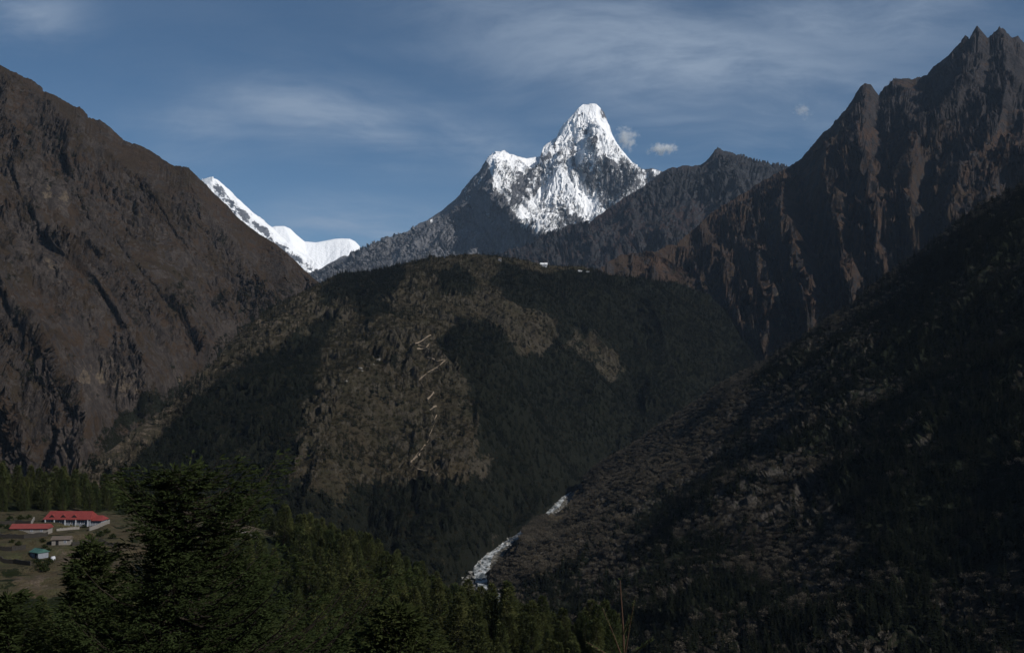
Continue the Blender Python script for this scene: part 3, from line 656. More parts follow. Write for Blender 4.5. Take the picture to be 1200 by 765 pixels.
rng = np.random.default_rng(21); its = []
for i in range(420):
    j = rng.integers(20, len(Q) - 6); sd_ = rng.normal() * .95; V, Fq = rock_mesh(rng); s_ = .9 + rng.random() ** 2 * 2.6
    c = Q[j] + np.array([nrm[j, 0], nrm[j, 1], 0]) * wd[j] * sd_; a = rng.random() * 6.3
    V = V * s_; V = np.stack([V[:, 0] * math.cos(a) - V[:, 1] * math.sin(a), V[:, 0] * math.sin(a) + V[:, 1] * math.cos(a), V[:, 2]], 1) + c + [0, 0, .9]
    its.append((V, Fq, 0))
V, Fq, mi = merged('', None, its)
tag(mesh_np('river_boulders', V, Fq, M['boulder'], True), 'pale boulders strewn along the white river in the gorge', 'boulders', kind='stuff')

# ------------------------------------------------------------------ tree builders
def tube(pts, rad, n=7):
    pts = np.array(pts, float); V = []; Fq = []
    for i, p_ in enumerate(pts):
        d = pts[min(i + 1, len(pts) - 1)] - pts[max(i - 1, 0)]; d /= np.linalg.norm(d) + 1e-9
        a = np.cross(d, [0.3, 1, .1]); a /= np.linalg.norm(a); b = np.cross(d, a)
        for j in range(n):
            ph = 2 * math.pi * j / n; V.append(p_ + rad[i] * (a * math.cos(ph) + b * math.sin(ph)))
    for i in range(len(pts) - 1):
        for j in range(n): Fq.append((i * n + j, i * n + (j + 1) % n, (i + 1) * n + (j + 1) % n, (i + 1) * n + j))
    return np.array(V), np.array(Fq)


def kites(base, dirs, ln, wd_, droop, rng, nrm_jit=.5):
    """leaf / twig shaped quads: base point, direction, length, width"""
    n = len(base); up = np.array([0, 0, 1.0]) + rng.normal(size=(n, 3)) * nrm_jit
    side = np.cross(dirs, up); side /= np.linalg.norm(side, axis=1)[:, None] + 1e-9
    ln = np.asarray(ln)[:, None]; wd_ = np.asarray(wd_)[:, None]
    tip = base + dirs * ln + np.array([0, 0, -1.0]) * ln * droop; mid = base + dirs * ln * .5 + np.array([0, 0, .06]) * ln
    V = np.stack([base, mid + side * wd_ * .5, tip, mid - side * wd_ * .5], 1).reshape(-1, 3)
    return V, np.arange(n * 4).reshape(n, 4)


def unit(v): return v / (np.linalg.norm(v, axis=-1, keepdims=True) + 1e-9)


def fir_parts(H, Rm, whorls, per, twigs, sub, seed, start=.12, tw=.16, lumps=.35, flat=0.0, leaders=1, top_round=.0, upturn=.25, shape=None, emax=1.0):
    """a fir: tapered trunk and limbs, crown of needle sprays on drooping, upturned branches"""
    rng = np.random.default_rng(seed); trunk = []; fol = []
    bend = np.array([rng.normal() * .02, rng.normal() * .02])
    def axis(h): return np.array([bend[0] * h + .1 * math.sin(h * .35 + seed), bend[1] * h + .1 * math.cos(h * .3 + seed), h])
    hs = np.linspace(0, H, 12); trunk.append((*tube([axis(h) for h in hs], [H * .016 * (1 - h / H) ** .8 + .015 for h in hs], 8), 0))
    for k in range(leaders - 1):
        h0 = H * (.80 + .12 * rng.random()); a = rng.random() * 6.28; L = 1.0 + .9 * rng.random()
        p0 = axis(h0); pts = [p0, p0 + [math.cos(a) * L * .35, math.sin(a) * L * .35, L * .3], p0 + [math.cos(a) * L * .55, math.sin(a) * L * .55, L]]
        trunk.append((*tube(pts, [.09, .06, .02], 5), 0))
        q = np.linspace(.2, 1, 26)[:, None]; b = np.array(pts[1]) * (1 - q) + np.array(pts[2]) * q
        aa = rng.random(26) * 6.28; dd = unit(np.stack([np.cos(aa), np.sin(aa), .9 + .5 * rng.random(26)], 1))
        fol.append(kites(b, dd, .35 + .5 * rng.random(26), np.full(26, tw * .9), .0, rng))
    for wi in range(whorls):
        f = (wi + rng.random() * .6) / whorls; h = H * (start + (1 - start) * f)
        prof = (1 - f) ** (.75 - .3 * top_round) * (1.0 if f > .12 else .6 + 3.3 * f)
        for b_ in range(per):
            a = 2 * math.pi * (b_ / per) + wi * 2.4 + rng.normal() * .35
            lump = 1 + lumps * (pn(np.array([math.cos(a) * 1.3 + seed * 3.1]), np.array([math.sin(a) * 1.3 + h * .28]), 4)[0] * 2) + rng.normal() * .14
            L = max(.25, (shape(H - h, a) if shape else Rm * prof) * lump); d0 = np.array([math.cos(a), math.sin(a), 0])
            e0 = min(-.30 + .95 * f, emax) + rng.normal() * .10
            s_ = np.linspace(0, 1, 6)[:, None]; c0 = axis(h)
            pts = c0 + d0 * L * s_ + np.array([0, 0, 1.0]) * (L * (e0 * s_ - .12 * np.sin(s_ * 3.1) + upturn * s_ ** 3))
            if L > .8: trunk.append((*tube(pts, np.linspace(.02 + L * .014, .008, 6), 4), 0))
            n = max(3, int(twigs * (L / Rm) ** .7 + .5))
            q = np.sort(rng.random(n)) ** .8 * .9 + .1
            bp_ = np.stack([np.interp(q, s_[:, 0], pts[:, i]) for i in range(3)], 1)
            sgn = np.where(np.arange(n) % 2, 1, -1); perp = np.array([-d0[1], d0[0], 0])
            td = unit(d0[None] * (.75 + .3 * rng.random((n, 1))) + perp[None] * (sgn * (.9 - .4 * q))[:, None] + np.array([0, 0, 1.0])[None] * rng.normal(size=(n, 1)) * .14 + [0, 0, .05])
            tl = L * (.16 + .26 * (1 - q)) * (.7 + .6 * rng.random(n)) + tw * 1.2
            if sub <= 1: fol.append(kites(bp_, td, tl * 1.15, tl * .42 + tw, .12, rng, .35))
            else:
                m_ = n * sub; qi = np.repeat(np.arange(n), sub); u = np.tile((np.arange(sub) + .5) / sub, n) * (.9) + rng.random(m_) * .1
                bb_ = bp_[qi] + td[qi] * (tl[qi] * u)[:, None]; sg = np.where(np.arange(m_) % 2, 1, -1)[:, None]
                pr = np.stack([-td[qi, 1], td[qi, 0], td[qi, 2] * 0], 1)
                sdn = unit(td[qi] * .8 + pr * sg * (.75 - .3 * u[:, None]) + rng.normal(size=(m_, 3)) * .16 + [0, 0, .12])
                fol.append(kites(bb_, sdn, (.6 + .6 * rng.random(m_)) * tw * 2.3, np.full(m_, tw * .62), .05, rng, .5))
            tipn = 3; fol.append(kites(np.repeat(pts[-1:], tipn, 0) - d0 * .1, unit(d0[None] + rng.normal(size=(tipn, 3)) * .3 + [0, 0, upturn * 1.6]), np.full(tipn, tw * 3.2), np.full(tipn, tw * .8), .0, rng))
    k = 10; aa = rng.random(k) * 6.28
    fol.append(kites(np.repeat(axis(H)[None] - [0, 0, tw * 2], k, 0) + np.arange(k)[:, None] * np.array([0, 0, tw * .25]), unit(np.stack([np.cos(aa), np.sin(aa), 1.6 + rng.random(k)], 1)), np.full(k, tw * 2.6), np.full(k, tw * .6), 0, rng))
    fol = [(V, Fq, 0) for V, Fq in fol]
    return merged('', None, trunk), merged('', None, fol)


def simple_conifer(H, Rm, tiers, per, seed):
    """small far conifer in one mesh: trunk + tiers of drooping boughs with a ragged outline"""
    rng = np.random.default_rng(seed); its = [(*tube([(0, 0, -1.5), (0, 0, H * .5), (0, 0, H)], [.22, .14, .03], 4), 0)]
    for i in range(tiers):
        f = i / tiers; h = H * (.12 + .86 * f); a = rng.random(per) * .8 + np.arange(per) * 6.283 / per + i
        L = Rm * (1 - f) ** .85 * (.6 + .7 * rng.random(per)) + .25
        d = unit(np.stack([np.cos(a), np.sin(a), -.15 + rng.normal(size=per) * .15 + .5 * f], 1))
        its.append((*kites(np.tile([0, 0, h], (per, 1)) + rng.normal(size=(per, 3)) * .1, d, L, L * .85 + .2, .28, rng, .25), 1))
    its.append((*kites(np.tile([0, 0, H * .93], (3, 1)), unit(np.array([[.12, 0, 1], [-.1, .1, 1], [0, -.1, 1.0]])), np.full(3, H * .09), np.full(3, .5), 0, rng), 1))
    return merged('', None, its)


def puff_tree(H, Rm, n, seed, trunk_h=.35):
    """leafless or scrubby broadleaf: stems, limbs and a loose dome of twig clumps"""
    rng = np.random.default_rng(seed); its = [(*tube([(0, 0, -1), (0.1, 0, H * trunk_h), (0, .2, H * .75)], [.05 * Rm, .035 * Rm, .01], 4), 0)]
    cl = []
    for k in range(6):
        a = k * 1.05 + rng.random(); e = .5 + rng.random() * .8; p1 = np.array([math.cos(a) * Rm * .6, math.sin(a) * Rm * .6, H * (trunk_h + .42 * e)])
        its.append((*tube([(0, 0, H * trunk_h * .6), p1 * [.4, .4, .75], p1], [.03 * Rm, .02 * Rm, .006], 3), 0)); cl.append(p1)
    cl.append(np.array([0, 0, H * .85])); cl = np.array(cl)
    q = rng.integers(0, len(cl), n); v = unit(rng.normal(size=(n, 3))); r = rng.random((n, 1)) ** .5
    b = cl[q] + v * r * np.array([Rm * .48, Rm * .48, H * .20]); d = unit(v * .6 + [0, 0, .8] + rng.normal(size=(n, 3)) * .35)
    its.append((*kites(b, d, Rm * (.22 + .24 * rng.random(n)), Rm * (.15 + .14 * rng.random(n)), .0, rng, 1.5), 1))
    return merged('', None, its)


def one_mesh(name, parts, mats, link=True):
    V, Fq, mi = parts; return mesh_np(name, V, Fq, mats, False, midx=mi, link=link)


# ------------------------------------------------------------------ scattering of woods as one mass each
def scatter(name, pts, protos, rng, smin, smax, label, cat, tilt=.05):
    n = len(pts); pts = pts.copy(); me = bpy.data.meshes.new(name)
    me.vertices.add(n); me.vertices.foreach_set('co', pts.astype(np.float32).ravel())
    for a, typ, val in (('size', 'FLOAT', smin + (smax - smin) * rng.random(n) ** 1.3), ('turn', 'FLOAT', rng.random(n) * 6.283), ('pick', 'INT', rng.integers(0, len(protos), n))):
        at_ = me.attributes.new(a, typ, 'POINT'); at_.data.foreach_set('value', np.asarray(val, np.int32 if typ == 'INT' else np.float32))
    o = bpy.data.objects.new(name, me); COL.objects.link(o)
    ng = bpy.data.node_groups.new(name, 'GeometryNodeTree')
    ng.interface.new_socket('Geometry', in_out='INPUT', socket_type='NodeSocketGeometry'); ng.interface.new_socket('Geometry', in_out='OUTPUT', socket_type='NodeSocketGeometry')
    N, L = ng.nodes, ng.links; gi = N.new('NodeGroupInput'); go = N.new('NodeGroupOutput'); jn = N.new('GeometryNodeJoinGeometry')
    def na(nm, ty):
        q = N.new('GeometryNodeInputNamedAttribute'); q.data_type = ty; q.inputs['Name'].default_value = nm; return q.outputs['Attribute']
    sz, tn, pk = na('size', 'FLOAT'), na('turn', 'FLOAT'), na('pick', 'INT')
    cx_ = N.new('ShaderNodeCombineXYZ'); L.new(tn, cx_.inputs[2])
    for a in (0, 1):
        mt = N.new('ShaderNodeMath'); mt.operation = 'MULTIPLY'; sn_ = N.new('ShaderNodeMath'); sn_.operation = 'SINE'; m3 = N.new('ShaderNodeMath'); m3.operation = 'MULTIPLY'; m3.inputs[1].default_value = 7.0 + 6 * a
        L.new(tn, m3.inputs[0]); L.new(m3.outputs[0], sn_.inputs[0]); L.new(sn_.outputs[0], mt.inputs[0]); mt.inputs[1].default_value = tilt; L.new(mt.outputs[0], cx_.inputs[a])
    for i, pr in enumerate(protos):
        oi = N.new('GeometryNodeObjectInfo'); oi.inputs['Object'].default_value = pr; oi.transform_space = 'ORIGINAL'
        cm = N.new('FunctionNodeCompare'); cm.data_type = 'INT'; cm.operation = 'EQUAL'; L.new(pk, cm.inputs[2]); cm.inputs[3].default_value = i
        ip = N.new('GeometryNodeInstanceOnPoints'); L.new(gi.outputs[0], ip.inputs['Points']); L.new(cm.outputs[0], ip.inputs['Selection'])
        L.new(oi.outputs['Geometry'], ip.inputs['Instance']); L.new(cx_.outputs[0], ip.inputs['Rotation']); L.new(sz, ip.inputs['Scale'])
        L.new(ip.outputs[0], jn.inputs[0])
    L.new(jn.outputs[0], go.inputs[0])
    md = o.modifiers.new('woods', 'NODES'); md.node_group = ng
    return tag(o, label, cat, kind='stuff')


def near_path(px, py, lines, w):
    d = np.full(px.shape, 1e9)
    for pts in lines:
        for a, b in zip(pts[:-1], pts[1:]):
            dx, dy = b[0] - a[0], b[1] - a[1]; t_ = np.clip(((px - a[0]) * dx + (py - a[1]) * dy) / (dx * dx + dy * dy + 1e-9), 0, 1)
            d = np.minimum(d, np.hypot(px - a[0] - t_ * dx, py - a[1] - t_ * dy))
    return d < w


RIVER_PX = [[(577, 700), (561, 680), (559, 662), (566, 652), (579, 644), (600, 633)], [(652, 598), (655, 588), (667, 574), (676, 566)]]
TRAIL_PX = [[(487, 404), (497, 397), (504, 392)], [(490, 409), (500, 407), (503, 403)], [(500, 418), (510, 422)], [(514, 428), (524, 421)], [(505, 434), (512, 430)], [(491, 445), (496, 441)], [(501, 468), (509, 459)],
            [(504, 480), (512, 475)], [(509, 497), (512, 486)], [(498, 522), (502, 518)], [(491, 534), (494, 526)], [(481, 542), (489, 534)], [(511, 552), (513, 560)]]
SLIP_PX = [(444, 416), (446, 419), (442, 422), (422, 431), (424, 434), (406, 446), (438, 426)]

rng = np.random.default_rng(31)
protoB = [one_mesh('conifer', simple_conifer(14, 2.5, 8, 6, 1 + i), [M['bark'], M['needle_far']], True) for i in range(3)]
pts = sample(B, frs ** 1.5 * np.clip(.9 + .5 * nz, .2, 2), 26000, rng, 1.1)
ppx, ppy = project(pts[:, 0], pts[:, 1], pts[:, 2]); pts = pts[~near_path(ppx, ppy - 4, TRAIL_PX + RIVER_PX, 5)]
lone = sample(B, (1 - frs) * np.clip(nz + .35, 0, 1), 2600, rng, 1.05)
lx, ly = project(lone[:, 0], lone[:, 1], lone[:, 2]); lone = lone[~near_path(lx, ly - 3, TRAIL_PX, 6)]
pts = np.concatenate([pts, lone])
for i, pr in enumerate(protoB): pr.location = pts[i] ; pr.rotation_euler = (0, 0, i * 2.0)
scatter('conifer_forest', pts[3:], protoB, rng, .55, 1.15, 'dark conifer forest covering the ridge in the middle', 'forest')
for i, pr in enumerate(protoB): tag(pr, 'small dark conifer among the forest on the middle ridge', 'tree', 'conifers of the middle ridge')
protoS = [one_mesh('shrub', puff_tree(3.2, 2.6, 46, 20 + i, .15), [M['bark'], M['scrub']], True) for i in range(2)]
sp = sample(B, (1 - frs * .7) * np.clip(.65 + 1.0 * fbm(B.X / 25, B.Y / 25, 3, 14), .05, 1.5) * (bx > 250), 21000, rng, 1.03)
ppx, ppy = project(sp[:, 0], sp[:, 1], sp[:, 2]); sp = sp[~near_path(ppx, ppy - 1, TRAIL_PX, 3)]
for i, pr in enumerate(protoS): pr.location = sp[i]; tag(pr, 'low brown shrub on the open side of the middle ridge', 'shrub', 'shrubs of the middle ridge')
scatter('scrub', sp[2:], protoS, rng, .5, 1.5, 'brown and olive scrub on the open side of the middle ridge', 'scrub')

# right slope: leafless woodland and conifers
protoR = [one_mesh('bare_tree', puff_tree(7.5, 4.0, 110, 40 + i, .3), [M['bark'], M['bare']], True) for i in range(3)]
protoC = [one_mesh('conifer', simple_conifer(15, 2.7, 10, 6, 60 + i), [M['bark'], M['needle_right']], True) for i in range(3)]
vis = (Cc.py < 800)
rp = sample(Cc, np.clip(1 - con, 0, 1) ** 1.5 * vis * (.6 + band), 26000, rng, 1.04); cpn = sample(Cc, np.clip(con, 0, 1) ** 1.6 * vis, 20000, rng, 1.04)
for a in ('rp', 'cpn'):
    q = globals()[a]; qx, qy = project(q[:, 0], q[:, 1], q[:, 2]); q = q[~near_path(qx, qy - 5, RIVER_PX, 11)]
    rr = np.hypot(q[:, 0], q[:, 1]); qx, qy = project(q[:, 0], q[:, 1], q[:, 2]); ok = (qx > 560) & (qx < 1210) & (qy < 775)
    globals()[a] = np.concatenate([q[ok][np.argsort(rr[ok])], q[~ok]])
def individuals(pts, n, protos, rng, smin, smax, label, cat, group):
    for i in range(n):
        o = protos[i] if i < len(protos) else protos[i % len(protos)].copy()
        if i >= len(protos): COL.objects.link(o)
        s_ = 1.0 if i < len(protos) else smin + (smax - smin) * rng.random()
        o.location = pts[i]; o.scale = (s_, s_, s_); o.rotation_euler = (0, 0, rng.random() * 6.28); tag(o, label, cat, group)
individuals(rp, 290, protoR, rng, .35, 1.0, 'grey brown leafless tree low on the right slope', 'tree', 'leafless trees of the right slope')
scatter('bare_woodland', rp[290:], protoR, rng, .3, .95, 'grey brown leafless woodland covering the right slope', 'woodland')
M['band'] = leaf_mat('sunlit_leafless_scrub', (.13, .108, .074), (.21, .172, .118), .4)  # leafless scrub, lightened so the edge's sunlight sits in its colour
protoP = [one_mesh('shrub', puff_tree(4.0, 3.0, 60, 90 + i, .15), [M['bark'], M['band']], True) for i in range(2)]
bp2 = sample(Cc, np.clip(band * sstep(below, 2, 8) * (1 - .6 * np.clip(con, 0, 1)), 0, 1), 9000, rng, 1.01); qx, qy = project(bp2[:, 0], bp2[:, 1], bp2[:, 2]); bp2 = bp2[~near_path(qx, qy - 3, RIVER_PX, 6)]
for i, pr in enumerate(protoP): pr.location = bp2[i]; tag(pr, 'pale leafless shrub coloured as sunlit on the edge of the right slope', 'shrub', 'pale shrubs of the right slope')
scatter('sunlit_scrub', bp2[2:], protoP, rng, .4, 1.1, 'pale brown leafless scrub coloured as sunlit along the edge of the right slope', 'scrub')
for i, pr in enumerate(protoC): pr.location = cpn[i]; tag(pr, 'dark narrow conifer low on the right slope', 'tree', 'conifers of the right slope')
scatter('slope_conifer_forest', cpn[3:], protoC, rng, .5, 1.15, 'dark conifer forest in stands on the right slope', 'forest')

# bushes on the left mountain and right mountain foot
sl = sample(A, np.clip(vegA * 1.2 - .15, 0, 1) * (A.px > -30) * (1 + 2 * sgully), 14000, rng, 1.0)
M['scrub_dark'] = leaf_mat('dark_scrub_leaves', (.014, .018, .009), (.030, .028, .016), .4)
protoL = [one_mesh('shrub', puff_tree(5, 4.0, 40, 80 + i, .15), [M['bark'], M['scrub_dark']], True) for i in range(2)]
for i, pr in enumerate(protoL): pr.location = sl[i]; tag(pr, 'dark low bush on the brown mountain at the left', 'shrub', 'bushes of the left mountain')
scatter('mountain_scrub', sl[2:], protoL, rng, .5, 1.3, 'dark scrub in the gullies of the left mountain', 'scrub')
el = sample(E, np.clip(sstep(ey, 300, 345), 0, 1) * (ex < 905) * np.clip(vg + .2, 0, 1) * sstep(ex, 905, 860), 5000, rng, 1.02)
scatter('foothill_forest', el, protoB, rng, .6, 1.1, 'dark conifers at the foot of the rocky mountain', 'forest')

# ------------------------------------------------------------------ conifers of the near hillside
rng = np.random.default_rng(51)
NP = 5; near_protos = []
for i in range(NP):
    (tv, tf, tm), (fv, ff, fm) = fir_parts(15.5, 3.0 + .3 * (i % 3), 30, 7, 8, 2, 100 + i, start=.06, tw=.42, lumps=.3)
    near_protos.append((mesh_np('trunk', tv, tf, M['bark'], True, link=False).data, mesh_np('crown', fv, ff, M['needle_near'], False, link=False).data))
vis = (D.px > -60) & (D.px < 720) & (Rd > 120) & (Rd < 700) & (D.py < 900)
dn = sample(D, (1 - blur(field, 1)) * vis, 9000, rng)
keep = []; cell = {}
for q in dn:
    r_ = math.hypot(q[0], q[1]); md = 5.8; k = (int(q[0] // md), int(q[1] // md)); ok = True
    for a in (-1, 0, 1):
        for b in (-1, 0, 1):
            for o_ in cell.get((k[0] + a, k[1] + b), ()):
                if (o_[0] - q[0]) ** 2 + (o_[1] - q[1]) ** 2 < md * md * .8: ok = False
    if ok: cell.setdefault(k, []).append(q); keep.append(q)
dn = np.array(keep); qx, qy = project(dn[:, 0], dn[:, 1], dn[:, 2] + 12)
front = inpoly(qx, qy + 30, [(-80, 590), (130, 590), (330, 600), (360, 630), (150, 720), (-80, 700)])   # keep the terraces open to view
rr = np.hypot(dn[:, 0], dn[:, 1]); sub_ok = ~((rr < 375) & (qx < 345) & (qy < 702 - 0 * qx)) & ~((rr < 480) & (rr > 370) & (qx > 255) & (qx < 330) & (qy < 628))
dn = dn[sub_ok]; qx = qx[sub_ok]; qy = qy[sub_ok]; rr = np.hypot(dn[:, 0], dn[:, 1])
infr = (qx > -5) & (qx < 700) & (qy < 770)
order = np.argsort(np.where(infr, rr, 1e6)); dn = dn[order]
def add_near(q, i, label, group, s_=None):
    tm_, cm_ = near_protos[i % NP]; s_ = s_ or .38 + .66 * rng.random() ** 1.4
    t_ = thing('conifer_tree', label, 'tree', q, rng.random() * 6.28, group); t_.scale = (s_ * (1 + .1 * rng.random()),) * 2 + (s_,)
    for nm, me in (('trunk', tm_), ('crown', cm_)):
        c = bpy.data.objects.new(nm, me); COL.objects.link(c); c.parent = t_
for i in range(285): add_near(dn[i] - [0, 0, .3], i, 'green conifer on the shoulder of the near hillside', 'conifers of the near hillside')
# the farther ones: one mass, from one-mesh copies of the same trees
protoN = []
for i in range(3):
    (tv, tf, tm), (fv, ff, fm) = fir_parts(15.5, 3.1, 28, 6, 7, 2, 120 + i, start=.06, tw=.44, lumps=.3)
    o = one_mesh('conifer_tree', merged('', None, [(tv, tf, 0), (fv, ff, 1)]), [M['bark'], M['needle_near']]); o.location = dn[285 + i]
    tag(o, 'green conifer farther back on the near hillside', 'tree', 'farther conifers of the near hillside'); protoN.append(o)
scatter('hillside_forest', dn[288:], protoN, rng, .2, 1.05, 'green conifer wood on the far side of the near hillside', 'forest')
print('near trees', len(dn))

# ------------------------------------------------------------------ large firs close to the viewer
def big_fir(px, top_py, r, H, Rm, seed, label, **kw):
    top = P(px, top_py, r); base = top - [0, 0, H]
    (tv, tf, _), (fv, ff, _) = fir_parts(H, Rm, seed=seed, **kw)
    t_ = thing('fir_tree', label, 'tree', base, 0)
    mesh_np('trunk', tv, tf, M['bark'], True, parent=t_); mesh_np('crown', fv, ff, M['needle'], False, parent=t_)
    gz = float(ground_z(base[0], base[1]))
    if gz < base[2] - .2:
        V, Fq = tube([(0, 0, gz - base[2] - .5), (0, 0, 0.4)], [H * .019, H * .016], 8); mesh_np('root_collar', V, Fq, M['bark'], True, parent=t_)
    return t_
def hero_shape(d, a):
    r_ = float(np.interp(d, [0, .8, 1.6, 2.6, 3.6, 4.4, 5.0, 5.8, 7.5, 10, 14, 24], [.4, 1.5, 2.3, 2.9, 3.1, 2.7, 2.2, 2.8, 4.4, 5.2, 5.8, 4.5]))
    if 3.2 < d < 5.4 and math.cos(a) < -.1: r_ *= .55
    return r_ * (1 + .18 * math.cos(a))
big_fir(186, 549, 62, 30, 6.6, 201, 'tall broad dark fir with spiky upright top shoots in front of the terraces', whorls=84, per=7, twigs=30, sub=8, tw=.15, lumps=.7, leaders=7, shape=hero_shape, upturn=.28, emax=.12, start=.2)
big_fir(96, 634, 78, 24, 3.9, 202, 'dark fir below the red roofed lodge, left of the tallest fir', whorls=52, per=7, twigs=24, sub=6, tw=.20, lumps=.5, leaders=3, top_round=.5, upturn=.28, emax=.3, start=.2)
big_fir(288, 662, 82, 22, 4.6, 203, 'dark bushy fir just right of the tallest fir', whorls=48, per=7, twigs=24, sub=6, tw=.20, lumps=.6, leaders=3, top_round=.6, upturn=.28, emax=.3, start=.2)
big_fir(2, 700, 66, 20, 4.0, 204, 'dark fir in the bottom left corner', whorls=46, per=7, twigs=24, sub=6, tw=.18, lumps=.5, leaders=3, top_round=.6, upturn=.28, emax=.3, start=.2)
big_fir(470, 716, 48, 18, 3.6, 205, 'fir top with fresh green sprays at the bottom edge, right of the dark firs', whorls=44, per=7, twigs=24, sub=6, tw=.15, lumps=.4, leaders=2, top_round=.3, upturn=.4, start=.2)
big_fir(385, 742, 70, 18, 4.2, 206, 'fir top barely reaching above the bottom edge between larger firs', whorls=42, per=7, twigs=24, sub=6, tw=.18, lumps=.4, leaders=2, top_round=.4, upturn=.28, emax=.3, start=.2)

# leading shoot of a young fir right in front of the viewer
def shoot():
    base = P(732, 790, 10.2); top = P(726.5, 679, 10.2); rng = np.random.default_rng(9)
    root = thing('young_fir_shoot', 'bare reddish leading shoot of a young fir with small side twigs, bottom edge', 'tree', (float(base[0]), float(base[1]), float(ground_z(base[0], base[1]))))
    o_ = np.array(root.location); M['shoot'] = plain('red_brown_shoot', (.070, .040, .026), .8, 20); M['shoot_n'] = plain('shoot_needles', (.075, .095, .03), .7, 20)
    foot = np.array([0, 0, 0.0]); b, t_ = base - o_, top - o_
    st = tube([foot, b * [.6, .6, .5], b, (b + t_) / 2 + [.008, 0, 0], t_], [.05, .035, .011, .008, .005], 8); mesh_np('stem', *st, M['shoot'], True, parent=root)
    its = []; n = 14; a = rng.random(n) * 6.28
    its.append((*kites(np.repeat(t_[None], n, 0) - [0, 0, .005], unit(np.stack([np.cos(a), np.sin(a), .5 + rng.random(n) * .6], 1)), np.full(n, .030), np.full(n, .007), 0, rng), 0))
    n = 60; q = rng.random((n, 1)); a = rng.random(n) * 6.28
    its.append((*kites(b * (1 - q) + t_ * q, unit(np.stack([np.cos(a), np.sin(a), .6 + 0 * a], 1)), np.full(n, .014), np.full(n, .004), 0, rng), 0))
    V, Fq, mi = merged('', None, its); mesh_np('needles', V, Fq, M['shoot_n'], False, parent=root)
    for (x0, y0, x1, y1) in ((729, 765, 706, 712), (731, 768, 744, 700), (733, 770, 765, 748), (730, 775, 688, 752), (731, 742, 738, 720)):
        p0, p1 = P(x0, y0, 10.2) - o_, P(x1, y1, 10.0) - o_; c = tube([b * .3 + p0 * .7 if y0 > 760 else p0, (p0 + p1) / 2 + [0, 0, -.01], p1], [.008, .006, .003], 6)
        tw_ = mesh_np('twig', *c, M['shoot'], True, parent=root); n = 150; q = rng.random((n, 1)); dd = unit((p1 - p0)[None]); a = rng.random(n) * 6.28
        rad = np.stack([np.cos(a), .6 * np.sin(a), np.sin(a)], 1)
        V, Fq = kites(p0 * (1 - q) + p1 * q, unit(rad + dd * .8), np.full(n, .026), np.full(n, .005), 0, rng); mesh_np('needles', V, Fq, M['shoot_n'], False, parent=tw_)
shoot()

#PART3
# ------------------------------------------------------------------ village on the terraces
def box(x0, y0, z0, x1, y1, z1):
    V = [(x0, y0, z0), (x1, y0, z0), (x1, y1, z0), (x0, y1, z0), (x0, y0, z1), (x1, y0, z1), (x1, y1, z1), (x0, y1, z1)]
    return np.array(V, float), np.array([(0, 3, 2, 1), (4, 5, 6, 7), (0, 1, 5, 4), (1, 2, 6, 5), (2, 3, 7, 6), (3, 0, 4, 7)])


def mk(name, items, mat, parent=None, smooth=False):
    V, Fq, _ = merged('', None, [(a, b, 0) for a, b in items]); return mesh_np(name, V, Fq, mat, smooth, parent=parent)


def gable_roof(x0, x1, y0, y1, z, rise, hip=0.0, th=.12, lean=False):
    """solid roof, ridge along x"""
    ym = (y0 + y1) / 2 if not lean else y1
    lo = [(x0, y0, z), (x1, y0, z), (x1, y1, z), (x0, y1, z)]; rg = [(x0 + hip, ym, z + rise), (x1 - hip, ym, z + rise)]
    V = lo + rg; V = V + [(a, b, c - th) for a, b, c in V]; n = 6
    Fq = [(0, 1, 5, 4), (2, 3, 4, 5), (1, 2, 5, 5), (3, 0, 4, 4), (0 + n, 4 + n, 5 + n, 1 + n), (2 + n, 5 + n, 4 + n, 3 + n), (0, n, 1 + n, 1), (2, 2 + n, 3 + n, 3), (1, 1 + n, 2 + n, 2), (3, 3 + n, n, 0)]
    return V, Fq


def poly_mesh(name, V, Fq, mat, parent):
    me = bpy.data.meshes.new(name); me.from_pydata([tuple(map(float, v)) for v in V], [], [tuple(dict.fromkeys(f)) for f in Fq]); me.materials.append(mat)
    o = bpy.data.objects.new(name, me); COL.objects.link(o)
    if parent is not None: o.parent = parent
    return o


def roof_mat(name, c):
    m, t = new_mat(name); p = t.new('ShaderNodeTexCoord').outputs['Object']
    wv = t.new('ShaderNodeTexWave', {'Vector': p, 'Scale': 2.2, 'Distortion': .0}); wv.bands_direction = 'X'
    n = t.noise(p, .7, 5, .65); b = t.new('ShaderNodeBump', {'Height': wv.outputs[0], 'Strength': .5, 'Distance': .06})
    finish(t, t.mix(t.step(n, .35, .75, 0, .45), c, tuple(x * .5 for x in c)), .5, b.outputs[0], .3); return m


M['red_roof'] = roof_mat('red_metal_roof', (.19, .035, .030)); M['red_roof2'] = roof_mat('faded_red_roof', (.20, .045, .038)); M['green_roof'] = roof_mat('green_metal_roof', (.045, .11, .09)); M['brown_roof'] = roof_mat('weathered_board_roof', (.12, .095, .075))
M['white_roof'] = roof_mat('pale_metal_roof', (.80, .80, .82))
M['whitewash'] = plain('whitewashed_wall', (.19, .205, .23), .85, 1.2, .3); M['stonewall'] = plain('stone_wall', (.035, .031, .027), .95, 2.5, .7); M['palestone'] = plain('pale_stone', (.22, .20, .18), .9, 2, .6)
M['frame'] = plain('white_paint', (.42, .43, .46), .6, 3, .1); M['dark'] = plain('dark_opening', (.012, .012, .014), .8, 3, .1); M['timber'] = plain('dark_timber', (.05, .035, .025), .9, 4, .4)
m, t = new_mat('window_glass'); finish(t, (.045, .06, .085), .15, None, .6); M['glass'] = m


